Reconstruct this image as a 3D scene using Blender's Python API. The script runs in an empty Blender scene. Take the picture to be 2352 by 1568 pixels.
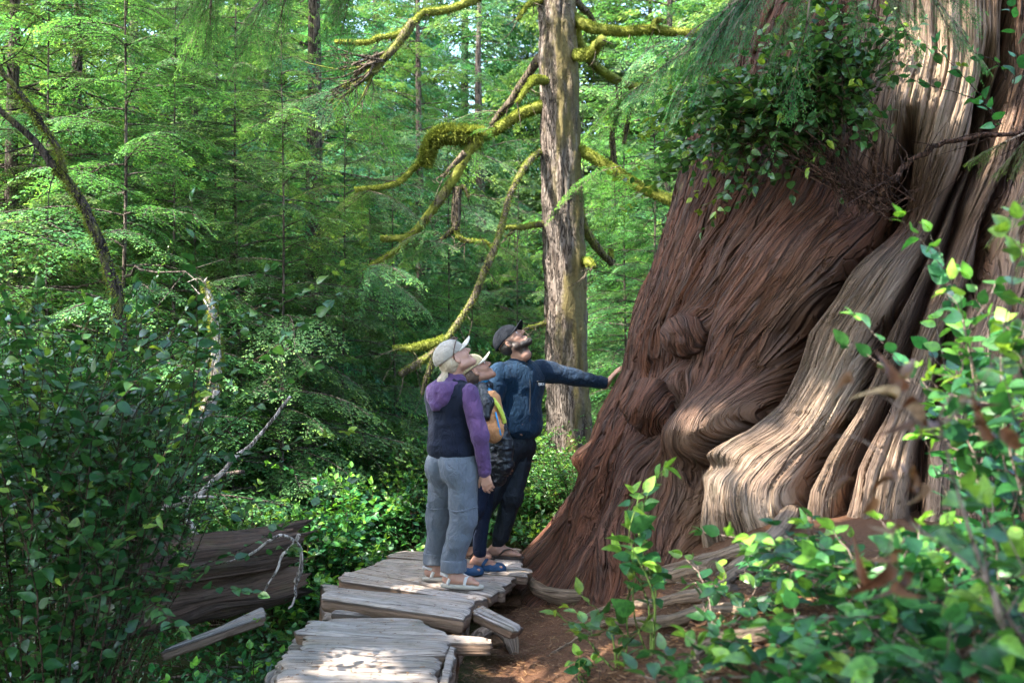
import bpy, math, random
import numpy as np
from mathutils import Vector
rad = math.radians
random.seed(11)
rng = np.random.default_rng(11)
SC = bpy.context.scene
COL = SC.collection
# ---------------------------------------------------------------- picture geometry
F, CX, YH, H = 2287.0, 1176.0, 870.0, 1.35
def P(x, y, d):
    return np.array([(x - CX) / F * d, d, H + (YH - y) / F * d])
def G(x, y, z=0.0):
    return P(x, y, F * (H - z) / (y - YH))
def sstep(a, b, x):
    t = np.clip((np.asarray(x, dtype=float) - a) / (b - a), 0, 1)
    return t * t * (3 - 2 * t)
# ---------------------------------------------------------------- noise
def _hash(i, j, k, seed):
    h = (i * 374761393 + j * 668265263 + k * 2147483647 + seed * 144269503) & 0xFFFFFFFF
    h = ((h ^ (h >> 13)) * 1274126177) & 0xFFFFFFFF
    h = ((h ^ (h >> 16)) * 2246822519) & 0xFFFFFFFF
    return ((h ^ (h >> 15)) & 0xFFFFFF) / float(0xFFFFFF) * 2 - 1
def vn2(x, y, seed=0):
    x = np.asarray(x, dtype=float); y = np.asarray(y, dtype=float)
    xi = np.floor(x).astype(np.int64); yi = np.floor(y).astype(np.int64)
    fx = x - xi; fy = y - yi
    fx = fx * fx * (3 - 2 * fx); fy = fy * fy * (3 - 2 * fy)
    k = np.zeros_like(xi)
    a = _hash(xi, yi, k, seed); b = _hash(xi + 1, yi, k, seed)
    c = _hash(xi, yi + 1, k, seed); d = _hash(xi + 1, yi + 1, k, seed)
    return (a * (1 - fx) + b * fx) * (1 - fy) + (c * (1 - fx) + d * fx) * fy
def fb2(x, y, seed=0, o=4):
    r = 0; a = 1.0; t = 0
    for i in range(o):
        r = r + a * vn2(x * 2 ** i, y * 2 ** i, seed + i * 17); t += a; a *= .5
    return r / t
def vn3(p, seed=0):
    p = np.asarray(p, dtype=float)
    i = np.floor(p).astype(np.int64); f = p - i; f = f * f * (3 - 2 * f)
    r = 0
    for dx in (0, 1):
        for dy in (0, 1):
            for dz in (0, 1):
                w = (f[..., 0] if dx else 1 - f[..., 0]) * (f[..., 1] if dy else 1 - f[..., 1]) * (f[..., 2] if dz else 1 - f[..., 2])
                r = r + w * _hash(i[..., 0] + dx, i[..., 1] + dy, i[..., 2] + dz, seed)
    return r
# ---------------------------------------------------------------- objects
def tag(o, label=None, cat=None, group=None, kind=None):
    if label: o['label'] = label
    if cat: o['category'] = cat
    if group: o['group'] = group
    if kind: o['kind'] = kind
    return o
def empty(name, loc, label=None, cat=None, group=None):
    o = bpy.data.objects.new(name, None); COL.objects.link(o)
    o.empty_display_size = .2
    o.location = [float(v) for v in loc]
    return tag(o, label, cat, group)
def mesh_np(name, V, faces, attrs=None, smooth=True):
    V = np.asarray(V, dtype=np.float32).reshape(-1, 3)
    if not isinstance(faces, (list, tuple)): faces = [faces]
    faces = [np.asarray(f, dtype=np.int32) for f in faces if len(f)]
    loops = np.concatenate([f.ravel() for f in faces])
    sizes = np.concatenate([np.full(len(f), f.shape[1], dtype=np.int32) for f in faces])
    starts = np.concatenate([[0], np.cumsum(sizes)[:-1]]).astype(np.int32)
    me = bpy.data.meshes.new(name)
    me.vertices.add(len(V)); me.vertices.foreach_set('co', V.ravel())
    me.loops.add(len(loops)); me.loops.foreach_set('vertex_index', loops)
    me.polygons.add(len(sizes)); me.polygons.foreach_set('loop_start', starts)
    me.polygons.foreach_set('loop_total', sizes)
    if smooth: me.polygons.foreach_set('use_smooth', np.ones(len(sizes), dtype=bool))
    for k, a in (attrs or {}).items():
        a = np.asarray(a, dtype=np.float32)
        if a.ndim == 1:
            at = me.attributes.new(k, 'FLOAT', 'POINT'); at.data.foreach_set('value', a)
        else:
            at = me.attributes.new(k, 'FLOAT_VECTOR', 'POINT'); at.data.foreach_set('vector', a.ravel())
    me.update(calc_edges=True)
    return me
def mk(name, V, faces, m, parent=None, attrs=None, smooth=True, origin=None):
    V = np.asarray(V, dtype=float).reshape(-1, 3)
    if parent is not None:
        p = parent; off = np.zeros(3)
        while p is not None:
            off += np.array(p.location); p = p.parent
    else:
        off = np.array(origin if origin is not None else [V[:, 0].mean(), V[:, 1].mean(), V[:, 2].min()], dtype=float)
    me = mesh_np(name, V - off, faces, attrs, smooth)
    if m: me.materials.append(m)
    o = bpy.data.objects.new(name, me); COL.objects.link(o)
    if parent is not None: o.parent = parent
    else: o.location = off
    return o
class MB:
    """collects pieces of one mesh"""
    def __init__(s): s.V = []; s.Q = []; s.T = []; s.n = 0; s.A = {}
    def add(s, V, Q=None, T=None, **attrs):
        V = np.asarray(V, dtype=float).reshape(-1, 3); k = len(V)
        s.V.append(V)
        if Q is not None and len(Q): s.Q.append(np.asarray(Q) + s.n)
        if T is not None and len(T): s.T.append(np.asarray(T) + s.n)
        for a, v in attrs.items():
            v = np.asarray(v, dtype=float)
            if v.ndim == 0: v = np.full(k, float(v))
            s.A.setdefault(a, []).append(v)
        s.n += k
    def faces(s):
        r = []
        if s.Q: r.append(np.concatenate(s.Q))
        if s.T: r.append(np.concatenate(s.T))
        return r
    def mesh(s, name, m=None, smooth=True):
        me = mesh_np(name, np.concatenate(s.V), s.faces(), {k: np.concatenate(v) for k, v in s.A.items()}, smooth)
        if m: me.materials.append(m)
        return me
    def build(s, name, m, parent=None, smooth=True, origin=None):
        return mk(name, np.concatenate(s.V), s.faces(), m, parent, {k: np.concatenate(v) for k, v in s.A.items()}, smooth, origin)
def nrm(v):
    v = np.asarray(v, dtype=float)
    return v / np.maximum(np.linalg.norm(v, axis=-1, keepdims=True), 1e-9)
def smoothpath(pts, n):
    """Catmull-Rom through pts, n samples; pts may carry a radius as 4th value"""
    p = np.asarray(pts, dtype=float)
    if len(p) == 2: p = np.array([p[0], (p[0] + p[1]) / 2, p[1]])
    q = np.vstack([2 * p[0] - p[1], p, 2 * p[-1] - p[-2]])
    t = np.linspace(0, len(p) - 1 - 1e-6, n); i = t.astype(int); f = (t - i)[:, None]
    a, b, c, d = q[i], q[i + 1], q[i + 2], q[i + 3]
    return .5 * ((2 * b) + (-a + c) * f + (2 * a - 5 * b + 4 * c - d) * f ** 2 + (-a + 3 * b - 3 * c + d) * f ** 3)
def tube(pts, r, sides=7, cap=True, rough=0.0, seed=0, flat=1.0):
    pts = np.asarray(pts, dtype=float); n = len(pts)
    r = np.broadcast_to(np.asarray(r, dtype=float), (n,))
    t = nrm(np.gradient(pts, axis=0))
    ref = np.array([0, 0, 1.0]) if abs(t[0][2]) < .9 else np.array([1.0, 0, 0])
    u = nrm(np.cross(t[0], ref)); U = [u]
    for k in range(1, n):
        u = U[-1] - t[k] * np.dot(U[-1], t[k]); U.append(nrm(u))
    U = np.array(U); W = np.cross(t, U)
    a = np.linspace(0, 2 * np.pi, sides, endpoint=False)
    rr = r[:, None] * np.ones(sides)
    if rough:
        s = np.concatenate([[0], np.cumsum(np.linalg.norm(np.diff(pts, axis=0), axis=1))])
        rr = rr * (1 + rough * vn3(np.stack([np.cos(a)[None, :] * 1.3 + 0 * s[:, None], np.sin(a)[None, :] * 1.3 + 0 * s[:, None], s[:, None] / (3 * r.mean() + 1e-6) + 0 * a[None, :]], -1), seed))
    V = pts[:, None, :] + rr[..., None] * (np.cos(a)[None, :, None] * U[:, None, :] + flat * np.sin(a)[None, :, None] * W[:, None, :])
    V = V.reshape(-1, 3)
    i = np.arange(n - 1)[:, None] * sides; j = np.arange(sides)[None, :]; j2 = (j + 1) % sides
    Q = np.stack([i + j, i + j2, i + sides + j2, i + sides + j], -1).reshape(-1, 4)
    T = []
    if cap:
        V = np.vstack([V, pts[0], pts[-1]]); c0 = n * sides; c1 = c0 + 1
        for k in range(sides):
            T.append([c0, (k + 1) % sides, k]); T.append([c1, (n - 1) * sides + k, (n - 1) * sides + (k + 1) % sides])
    return V, Q, np.array(T, dtype=int).reshape(-1, 3)
def copy_thing(o, loc=None, rz=None, sc=None, parent=None):
    c = o.copy(); COL.objects.link(c)
    if parent is not None: c.parent = parent
    if loc is not None: c.location = [float(v) for v in loc]
    if rz is not None: c.rotation_euler = (0, 0, rz)
    if sc is not None: c.scale = sc if hasattr(sc, '__len__') else (sc, sc, sc)
    for ch in list(o.children): copy_thing(ch, parent=c)
    return c
# ---------------------------------------------------------------- materials
class NT:
    def __init__(s, name):
        s.m = bpy.data.materials.new(name); s.m.use_nodes = True
        s.t = s.m.node_tree; s.t.nodes.clear()
        s.out = s.n('ShaderNodeOutputMaterial')
    def n(s, ty, **kw):
        x = s.t.nodes.new(ty)
        for k, v in kw.items(): setattr(x, k, v)
        return x
    def l(s, a, b): s.t.links.new(a, b)
    def attr(s, name, vec=False):
        x = s.n('ShaderNodeAttribute', attribute_name=name); return x.outputs['Vector' if vec else 'Fac']
    def mapping(s, src, scale=(1, 1, 1), loc=(0, 0, 0)):
        x = s.n('ShaderNodeMapping'); x.inputs['Scale'].default_value = scale; x.inputs['Location'].default_value = loc
        s.l(src, x.inputs['Vector']); return x.outputs[0]
    def noise(s, src=None, scale=5, detail=4, rough=.55, dist=0, dim='3D'):
        x = s.n('ShaderNodeTexNoise', noise_dimensions=dim)
        x.inputs['Scale'].default_value = scale; x.inputs['Detail'].default_value = detail
        x.inputs['Roughness'].default_value = rough; x.inputs['Distortion'].default_value = dist
        if src is not None: s.l(src, x.inputs['Vector'])
        return x.outputs['Fac']
    def ramp(s, fac, stops):
        x = s.n('ShaderNodeValToRGB'); e = x.color_ramp.elements
        while len(e) < len(stops): e.new(.5)
        for q, (p, c) in zip(e, stops):
            q.position = p; q.color = (c, c, c, 1) if not hasattr(c, '__len__') else (*c, 1)
        s.l(fac, x.inputs[0]); return x.outputs[0]
    def mix(s, fac, a, b, mode='MIX'):
        x = s.n('ShaderNodeMix', data_type='RGBA', blend_type=mode)
        for i, v in ((0, fac), (6, a), (7, b)):
            if hasattr(v, 'is_linked'): s.l(v, x.inputs[i])
            elif i == 0: x.inputs[0].default_value = v
            else: x.inputs[i].default_value = (*v, 1)
        return x.outputs[2]
    def math(s, op, a, b=0.0):
        x = s.n('ShaderNodeMath', operation=op)
        for i, v in ((0, a), (1, b)):
            if hasattr(v, 'is_linked'): s.l(v, x.inputs[i])
            else: x.inputs[i].default_value = v
        return x.outputs[0]
    def bump(s, h, strength=.5, dist=.02, nrm=None):
        x = s.n('ShaderNodeBump'); x.inputs['Strength'].default_value = strength; x.inputs['Distance'].default_value = dist
        s.l(h, x.inputs['Height'])
        if nrm is not None: s.l(nrm, x.inputs['Normal'])
        return x.outputs[0]
    def principled(s, color, rough=.7, spec=.3, normal=None, sheen=0, out=True):
        p = s.n('ShaderNodeBsdfPrincipled')
        if hasattr(color, 'is_linked'): s.l(color, p.inputs['Base Color'])
        else: p.inputs['Base Color'].default_value = (*color, 1)
        if hasattr(rough, 'is_linked'): s.l(rough, p.inputs['Roughness'])
        else: p.inputs['Roughness'].default_value = rough
        p.inputs['Specular IOR Level'].default_value = spec
        if sheen: p.inputs['Sheen Weight'].default_value = sheen
        if normal is not None: s.l(normal, p.inputs['Normal'])
        if out: s.l(p.outputs[0], s.out.inputs[0])
        return p.outputs[0]
    def pos(s): return s.n('ShaderNodeNewGeometry').outputs['Position']
    def obj(s): return s.n('ShaderNodeTexCoord').outputs['Object']
def leafmat(name, stops, tip, trans=.35, rough=.4, spec=.4, tcol=None, hue=0.06, sat=1.0):
    t = NT(name)
    c = t.ramp(t.attr('tint'), stops)
    c = t.mix(t.attr('tip'), c, tip)
    oi = t.n('ShaderNodeObjectInfo')
    hs = t.n('ShaderNodeHueSaturation'); hs.inputs['Saturation'].default_value = sat
    t.l(c, hs.inputs['Color'])
    t.l(t.math('ADD', t.math('MULTIPLY', oi.outputs['Random'], hue), .5 - hue / 2), hs.inputs['Hue'])
    t.l(t.math('ADD', t.math('MULTIPLY', oi.outputs['Random'], .5), .75), hs.inputs['Value'])
    c = hs.outputs[0]
    if trans <= .33:
        nb = t.noise(t.pos(), 55, 3, .6); c = t.mix(t.ramp(nb, [(.35, .55), (.6, 0)]), c, tuple(v * .5 for v in stops[0][1])); c = t.mix(t.ramp(t.noise(t.pos(), 130, 2, .6), [(.70, 0), (.76, .7)]), c, (.10, .075, .025))
    p = t.principled(c, rough, spec, out=False)
    tr = t.n('ShaderNodeBsdfTranslucent')
    tc = t.mix(1.0, c, tcol or (1.45, 1.4, .7), 'MULTIPLY')
    t.l(tc, tr.inputs[0])
    mx = t.n('ShaderNodeMixShader'); mx.inputs[0].default_value = trans
    t.l(p, mx.inputs[1]); t.l(tr.outputs[0], mx.inputs[2]); t.l(mx.outputs[0], t.out.inputs[0])
    return t.m
M = {}
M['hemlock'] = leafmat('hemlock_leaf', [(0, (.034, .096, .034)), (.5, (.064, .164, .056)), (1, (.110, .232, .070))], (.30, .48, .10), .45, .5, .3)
M['hemlock_painted_sun'] = leafmat('hemlock_leaf_painted_sun', [(0, (.060, .136, .052)), (.5, (.104, .205, .080)), (1, (.160, .275, .100))], (.34, .48, .14), .50, .5, .3)  # hemlock colours lightened, sunlight painted into the far trees' leaves
M['cedar_leaf'] = leafmat('cedar_leaf', [(0, (.020, .090, .044)), (.5, (.038, .150, .058)), (1, (.070, .210, .066))], (.14, .34, .09), .40, .45, .35)
M['salal'] = leafmat('salal_leaf', [(0, (.008, .040, .020)), (.5, (.028, .118, .030)), (1, (.064, .195, .040))], (.25, .43, .045), .30, .38, .38)
M['huckle'] = leafmat('huckleberry_leaf', [(0, (.014, .065, .020)), (.5, (.030, .125, .030)), (1, (.070, .200, .045))], (.20, .38, .06), .38, .4, .4)
M['fern'] = leafmat('fern_leaf', [(0, (.02, .08, .02)), (.5, (.04, .15, .03)), (1, (.08, .24, .04))], (.16, .36, .05), .40, .45, .3)
M['dead_leaf'] = leafmat('dead_leaf', [(0, (.05, .020, .010)), (.5, (.14, .058, .025)), (1, (.30, .165, .085))], (.5, .4, .25), .30, .5, .3, tcol=(1.3, .9, .6), hue=.02)
def barkmat(name, c0, c1, moss, msoft=.2, scale=14, mosscol2=None):
    """bark with streaks along the limb; moss = attribute 0..1"""
    t = NT(name); p = t.pos()
    n1 = t.noise(t.mapping(p, (1, 1, .18)), scale, 5, .65, .3)
    n2 = t.noise(p, 30, 4, .6)
    n3 = t.noise(p, 6, 4, .6)
    c = t.mix(t.ramp(n1, [(.3, 0), (.7, 1)]), c0, c1)
    mossf = t.math('MULTIPLY', t.attr('moss'), 1.0)
    f = t.ramp(t.math('ADD', t.math('MULTIPLY', n3, .9), t.math('SUBTRACT', mossf, .95)), [(.03, 0), (msoft, 1)])
    mc = t.mix(n2, moss, mosscol2 or tuple(v * .45 for v in moss))
    c = t.mix(f, c, mc)
    k1 = t.noise(t.mapping(p, (1, 1, .16)), scale * 1.5, 2.5, .55, .8); crk = t.math('MULTIPLY', t.ramp(k1, [(.45, 0), (.49, 1), (.51, 1), (.55, 0)]), t.math('SUBTRACT', 1.0, f))
    c = t.mix(t.math('MULTIPLY', crk, .8), c, tuple(v * .25 for v in c0))
    h = t.math('SUBTRACT', t.math('ADD', t.math('MULTIPLY', n1, 1.0), t.math('MULTIPLY', n2, .5)), crk)
    t.principled(c, .9, .15, t.bump(h, .9, .03))
    return t.m
M['hbark'] = barkmat('hemlock_bark', (.045, .030, .024), (.15, .12, .10), (.14, .15, .03))
M['mossbark'] = barkmat('mossy_bark', (.075, .052, .040), (.235, .195, .165), (.170, .140, .058), mosscol2=(.050, .036, .018), scale=20, msoft=.42)
M['mosslimb'] = barkmat('mossy_limb', (.05, .036, .026), (.16, .125, .09), (.24, .27, .045), mosscol2=(.09, .085, .02))
M['darklimb'] = barkmat('dark_limb', (.022, .016, .013), (.075, .058, .046), (.15, .16, .03))
M['twig'] = barkmat('twig_bark', (.09, .055, .04), (.26, .20, .16), (.14, .15, .03))
M['redtwig'] = barkmat('red_twig_bark', (.028, .014, .010), (.085, .046, .032), (.10, .11, .03))
M['greenstem'] = barkmat('green_stem', (.10, .17, .035), (.20, .26, .06), (.2, .25, .06))
def moss_tuft():
    t = NT('moss_tuft')
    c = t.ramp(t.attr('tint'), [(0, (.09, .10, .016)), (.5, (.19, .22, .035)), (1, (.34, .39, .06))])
    p = t.principled(c, .9, .1, out=False)
    tr = t.n('ShaderNodeBsdfTranslucent'); t.l(c, tr.inputs[0])
    mx = t.n('ShaderNodeMixShader'); mx.inputs[0].default_value = .35
    t.l(p, mx.inputs[1]); t.l(tr.outputs[0], mx.inputs[2]); t.l(mx.outputs[0], t.out.inputs[0])
    return t.m
M['moss'] = moss_tuft()
def groundmat():
    t = NT('forest_floor'); p = t.pos()
    n1 = t.noise(p, 2.2, 5, .6); n2 = t.noise(p, 45, 5, .7, .6); n3 = t.noise(t.mapping(p, (1, 3, 1)), 120, 3, .7, 1.0)
    c = t.mix(n2, (.075, .030, .016), (.23, .115, .065))
    c = t.mix(t.ramp(n3, [(.52, 0), (.66, 1)]), c, (.34, .19, .11))
    c = t.mix(t.ramp(n1, [(.5, 0), (.75, .6)]), c, (.05, .022, .012))
    c = t.mix(t.attr('green'), c, t.mix(n2, (.02, .045, .012), (.06, .10, .025)))
    h = t.math('ADD', n2, t.math('MULTIPLY', n3, .8))
    t.principled(c, .95, .1, t.bump(h, 1.0, .03)); return t.m
M['ground'] = groundmat()
def woodmat(name, c0, c1, dark, tan):
    """split cedar: attr grain = (across, along, seed) in metres"""
    t = NT(name); g = t.attr('grain', True)
    n1 = t.noise(t.mapping(g, (1, .035, 1)), 55, 6, .72, .25)
    n2 = t.noise(t.mapping(g, (1, .06, 1)), 14, 4, .6, .4)
    n3 = t.noise(g, 5, 3, .6)
    c = t.mix(n1, c0, c1)
    c = t.mix(t.ramp(n2, [(.45, 0), (.72, .75)]), c, tan)
    c = t.mix(t.ramp(n1, [(.30, 1), (.43, 0)]), c, dark)
    c = t.mix(t.ramp(n3, [(.52, 0), (.75, .55)]), c, tuple(v * .55 for v in c0))
    k1 = t.noise(t.mapping(g, (1, .022, 1), (4, 2, 0)), 38, 2, .5, .5); k2 = t.noise(t.mapping(g, (1, .03, 1), (1, 6, 0)), 85, 2, .5, .4)
    crk = t.math('MAXIMUM', t.ramp(k1, [(.475, 0), (.495, 1), (.505, 1), (.525, 0)]), t.math('MULTIPLY', t.ramp(k2, [(.465, 0), (.5, 1), (.535, 0)]), .55))
    c = t.mix(t.math('MULTIPLY', crk, .8), c, dark)
    c = t.mix(t.ramp(t.noise(t.pos(), 4.5, 4, .65), [(.56, 0), (.70, .45)]), c, (.11, .10, .045))
    c = t.mix(t.attr('side'), c, t.mix(n1, (.10, .052, .030), (.30, .19, .12)))
    t.principled(c, .8, .2, t.bump(t.math('ADD', n1, t.math('MULTIPLY', n2, .6)), 1.0, .03)); return t.m
M['wood'] = woodmat('weathered_wood', (.22, .182, .158), (.54, .465, .405), (.045, .028, .020), (.40, .285, .20))
M['logwood'] = woodmat('rotten_log_wood', (.036, .022, .016), (.15, .102, .076), (.008, .005, .003), (.13, .062, .034))
def cedarmat():
    """bark of the giant: grain = (across, along, 0) metres; pale, mossa, deep attributes"""
    t = NT('old_cedar_bark'); g = t.attr('grain', True); p = t.pos()
    n1 = t.noise(t.mapping(g, (1, .055, 1)), 34, 6, .70, .55)
    n2 = t.noise(t.mapping(g, (1, .05, 1), (7, 3, 0)), 9, 5, .62, .5)
    n3 = t.noise(p, 1.7, 4, .6); n4 = t.noise(p, 9, 5, .65)
    n5 = t.noise(t.mapping(g, (1, .035, 1), (2, 9, 0)), 95, 3, .6, .3)
    c = t.mix(t.ramp(n1, [(.28, 0), (.72, 1)]), (.026, .0095, .005), (.138, .052, .026))
    grey = t.mix(n5, (.034, .021, .016), (.155, .114, .094))
    c = t.mix(t.ramp(t.math('ADD', t.math('MULTIPLY', n2, .7), t.math('MULTIPLY', n3, .5)), [(.60, 0), (.76, .55)]), c, grey)
    red = t.mix(n5, (.075, .024, .012), (.215, .080, .040))
    c = t.mix(t.math('MULTIPLY', t.ramp(n4, [(.4, .1), (.7, .8)]), t.attr('redness')), c, red)
    pale = t.mix(t.ramp(n1, [(.25, 0), (.7, 1)]), (.16, .098, .062), (.46, .34, .235))
    pale = t.mix(t.ramp(n2, [(.5, 0), (.75, .7)]), pale, (.13, .105, .09))
    pale = t.mix(t.ramp(n4, [(.52, 0), (.72, .5)]), pale, (.14, .13, .07))
    c = t.mix(t.attr('pale'), c, pale)
    c = t.mix(t.ramp(n5, [(.30, .6), (.42, 0)]), c, (.014, .007, .005))
    k1 = t.noise(t.mapping(g, (1, .062, 1), (3, 1, 0)), 19, 2.5, .55, .5); k2 = t.noise(t.mapping(g, (1, .08, 1), (5, 8, 0)), 60, 2, .5, .6)
    cr1 = t.ramp(k1, [(.455, 0), (.49, 1), (.51, 1), (.545, 0)]); cr2 = t.ramp(k2, [(.46, 0), (.49, 1), (.51, 1), (.54, 0)])
    crk = t.math('MAXIMUM', cr1, t.math('MULTIPLY', cr2, .38))
    crk = t.math('MULTIPLY', crk, t.math('SUBTRACT', 1.0, t.math('MULTIPLY', t.attr('pale'), .45)))
    c = t.mix(t.math('MULTIPLY', crk, .62), c, (.014, .0065, .004))
    c = t.mix(t.math('MULTIPLY', t.ramp(k2, [(.60, 0), (.72, 1)]), .22), c, (.24, .18, .15))
    c = t.mix(t.ramp(t.math('ADD', n4, t.math('SUBTRACT', t.attr('mossa'), .95)), [(.30, 0), (.50, .8)]), c, t.mix(n5, (.10, .11, .03), (.27, .27, .12)))
    h = t.math('ADD', t.math('MULTIPLY', n1, .8), t.math('ADD', t.math('MULTIPLY', n5, .3), t.math('MULTIPLY', n2, .6)))
    h = t.math('SUBTRACT', h, t.math('MULTIPLY', crk, .9))
    t.principled(c, .64, .22, t.bump(h, 1.0, .05)); return t.m
M['cedar'] = cedarmat()
def cloth(name, c0, c1, scale=160, rough=.85, sheen=.3, bumpd=.004, stretch=(1, 1, 1), spec=.2):
    t = NT(name); p = t.obj()
    n1 = t.noise(t.mapping(p, stretch), scale, 3, .6); n2 = t.noise(p, 11, 3, .6)
    c = t.mix(t.math('ADD', t.math('MULTIPLY', n1, .6), t.math('MULTIPLY', n2, .4)), c0, c1)
    n3 = t.noise(t.mapping(p, (1, 1, .6)), 16, 3, .55, 1.2)
    b1 = t.bump(t.ramp(n3, [(.25, 0), (.5, .8), (.6, 1), (.8, .3)]), .55, .018)
    t.principled(c, rough, spec, t.bump(t.math('ADD', n1, n2), .5, bumpd, b1), sheen); return t.m
def plain(name, c, rough=.5, spec=.4):
    t = NT(name); n = t.noise(t.obj(), 40, 3, .6)
    t.principled(t.mix(n, tuple(v * .85 for v in c), tuple(min(1, v * 1.15) for v in c)), rough, spec); return t.m
# ================================================================ camera, sky, sun
cam = bpy.data.cameras.new('camera'); camo = bpy.data.objects.new('camera', cam); COL.objects.link(camo)
camo.location = (0, 0, H); camo.rotation_euler = (rad(90), 0, 0)
cam.sensor_width = 36; cam.lens = 36 * F / 2352; cam.shift_y = (YH - 784) / 2352
cam.clip_start = .05; cam.clip_end = 2000
cam.dof.use_dof = True; cam.dof.focus_distance = 6.8; cam.dof.aperture_fstop = 2.8
SC.camera = camo
TOSUN = nrm(np.array([-.52, -.30, .80]))
elev = math.asin(TOSUN[2]); az = math.atan2(TOSUN[0], TOSUN[1])
W = bpy.data.worlds.new('World'); SC.world = W; W.use_nodes = True
wt = W.node_tree; wt.nodes.clear()
sky = wt.nodes.new('ShaderNodeTexSky'); sky.sky_type = 'NISHITA'; sky.sun_disc = False
sky.sun_elevation = elev; sky.sun_rotation = az; sky.dust_density = 2.0; sky.air_density = 1.0
bg = wt.nodes.new('ShaderNodeBackground'); bg.inputs['Strength'].default_value = .15
wo = wt.nodes.new('ShaderNodeOutputWorld')
wt.links.new(sky.outputs[0], bg.inputs[0]); wt.links.new(bg.outputs[0], wo.inputs[0])
sl = bpy.data.lights.new('sun', 'SUN'); sl.energy = 2.1; sl.angle = rad(.53); sl.color = (1, .95, .86)
so = bpy.data.objects.new('sun', sl); COL.objects.link(so); so.location = (-8, -6, 20)
so.rotation_euler = Vector(TOSUN).to_track_quat('Z', 'Y').to_euler()
vs = SC.view_settings; vs.view_transform = 'Standard'; vs.look = 'None'; vs.exposure = 3.9; vs.gamma = 1.0
SC.render.engine = 'CYCLES'
cy = SC.cycles
cy.use_denoising = True; cy.max_bounces = 7; cy.diffuse_bounces = 4; cy.glossy_bounces = 2; cy.transmission_bounces = 4; cy.transparent_max_bounces = 4
cy.caustics_reflective = False; cy.caustics_refractive = False; cy.sample_clamp_indirect = 6
# ================================================================ ground
def hgt(X, Y):
    X = np.asarray(X, dtype=float); Y = np.asarray(Y, dtype=float)
    g = X + .25 * (6 - Y)
    h = -.07 + .60 * sstep(.3, 1.6, g) + .10 * np.maximum(g - 1.6, 0) * sstep(20, 6, Y)
    far = sstep(8.2, 11, Y)
    h = h * (1 - far * .75)
    h = h - (.46 * sstep(-.55, -1.7, X)) * (1 - sstep(8, 12, Y) * .8)
    h = h - .16 * sstep(.45, -.1, X) * (1 - far)
    h = h + .045 * fb2(X * 1.3, Y * 1.3, 3, 3) + .016 * fb2(X * 7, Y * 7, 5, 3) + .25 * far * fb2(X * .25, Y * .25, 9, 2)
    return h
def build_ground():
    def axis(lo, hi, dense_lo, dense_hi, step, grow):
        a = list(np.arange(dense_lo, dense_hi, step)); s = step
        while a[-1] < hi: s *= grow; a.append(a[-1] + s)
        s = step
        while a[0] > lo: s *= grow; a.insert(0, a[0] - s)
        return np.array(a)
    xs = axis(-160, 160, -2.2, 3.2, .028, 1.12); ys = axis(-60, 260, 2.6, 9.0, .03, 1.12)
    X, Y = np.meshgrid(xs, ys); Z = hgt(X, Y)
    n = len(xs); i = np.arange(len(ys) - 1)[:, None] * n; j = np.arange(n - 1)[None, :]
    Q = np.stack([i + j, i + j + 1, i + n + j + 1, i + n + j], -1).reshape(-1, 4)
    soil = sstep(-.35, .0, X) * (1 - sstep(7.6, 8.6, Y))
    green = np.clip(1 - soil + .25 * fb2(X * 2, Y * 2, 21, 3), 0, 1) * .85
    o = mk('ground', np.stack([X, Y, Z], -1), Q, M['ground'], attrs={'green': green.ravel()}, origin=(0, 0, 0))
    tag(o, kind='structure')
build_ground()
# ================================================================ giant cedar
TC = np.array([3.24, 7.60]); DCc = float(np.hypot(*TC)); PHC = math.atan2(TC[0], TC[1])
silh = [(1735, -160), (1712, -60), (1690, 0), (1640, 90), (1610, 180), (1588, 300), (1560, 400), (1530, 500), (1500, 590), (1470, 680), (1440, 770), (1425, 850), (1398, 905), (1370, 960), (1343, 1040), (1330, 1110), (1300, 1180), (1262, 1240), (1225, 1290), (1180, 1330)]
_zr = []
for x, y in silh:
    ph = math.atan((x - CX) / F); r = DCc * math.sin(PHC - ph)
    yt = math.sqrt(DCc ** 2 - r ** 2) * math.cos(ph)
    _zr.append((H + (YH - y) / F * yt, r))
_zr.sort(); ZR = np.array(_zr)
def Rz(z):
    z = np.asarray(z, dtype=float)
    r = np.interp(z, ZR[:, 0], ZR[:, 1])
    r = np.where(z > ZR[-1, 0], ZR[-1, 1] - .14 * (z - ZR[-1, 0]), r)
    return np.where(z < ZR[0, 0], ZR[0, 1] + .6 * (ZR[0, 0] - z), r)
def pix2tz(x, y):
    d = np.array([(x - CX) / F, 1.0, (YH - y) / F])
    ts = np.linspace(3, 11, 4000); p = np.array([0, 0, H]) + ts[:, None] * d
    rr = np.hypot(p[:, 0] - TC[0], p[:, 1] - TC[1]); inside = rr <= Rz(p[:, 2])
    k = np.argmax(inside) if inside.any() else np.argmin(rr - Rz(p[:, 2]))
    q = p[k]; return math.atan2(q[1] - TC[1], q[0] - TC[0]), q[2]
def guide(pts):
    a = np.array([pix2tz(x, y) for x, y in pts]); a[:, 0] = np.where(a[:, 0] > 0, a[:, 0] - 2 * np.pi, a[:, 0])
    return a[np.argsort(a[:, 1])]
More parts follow.
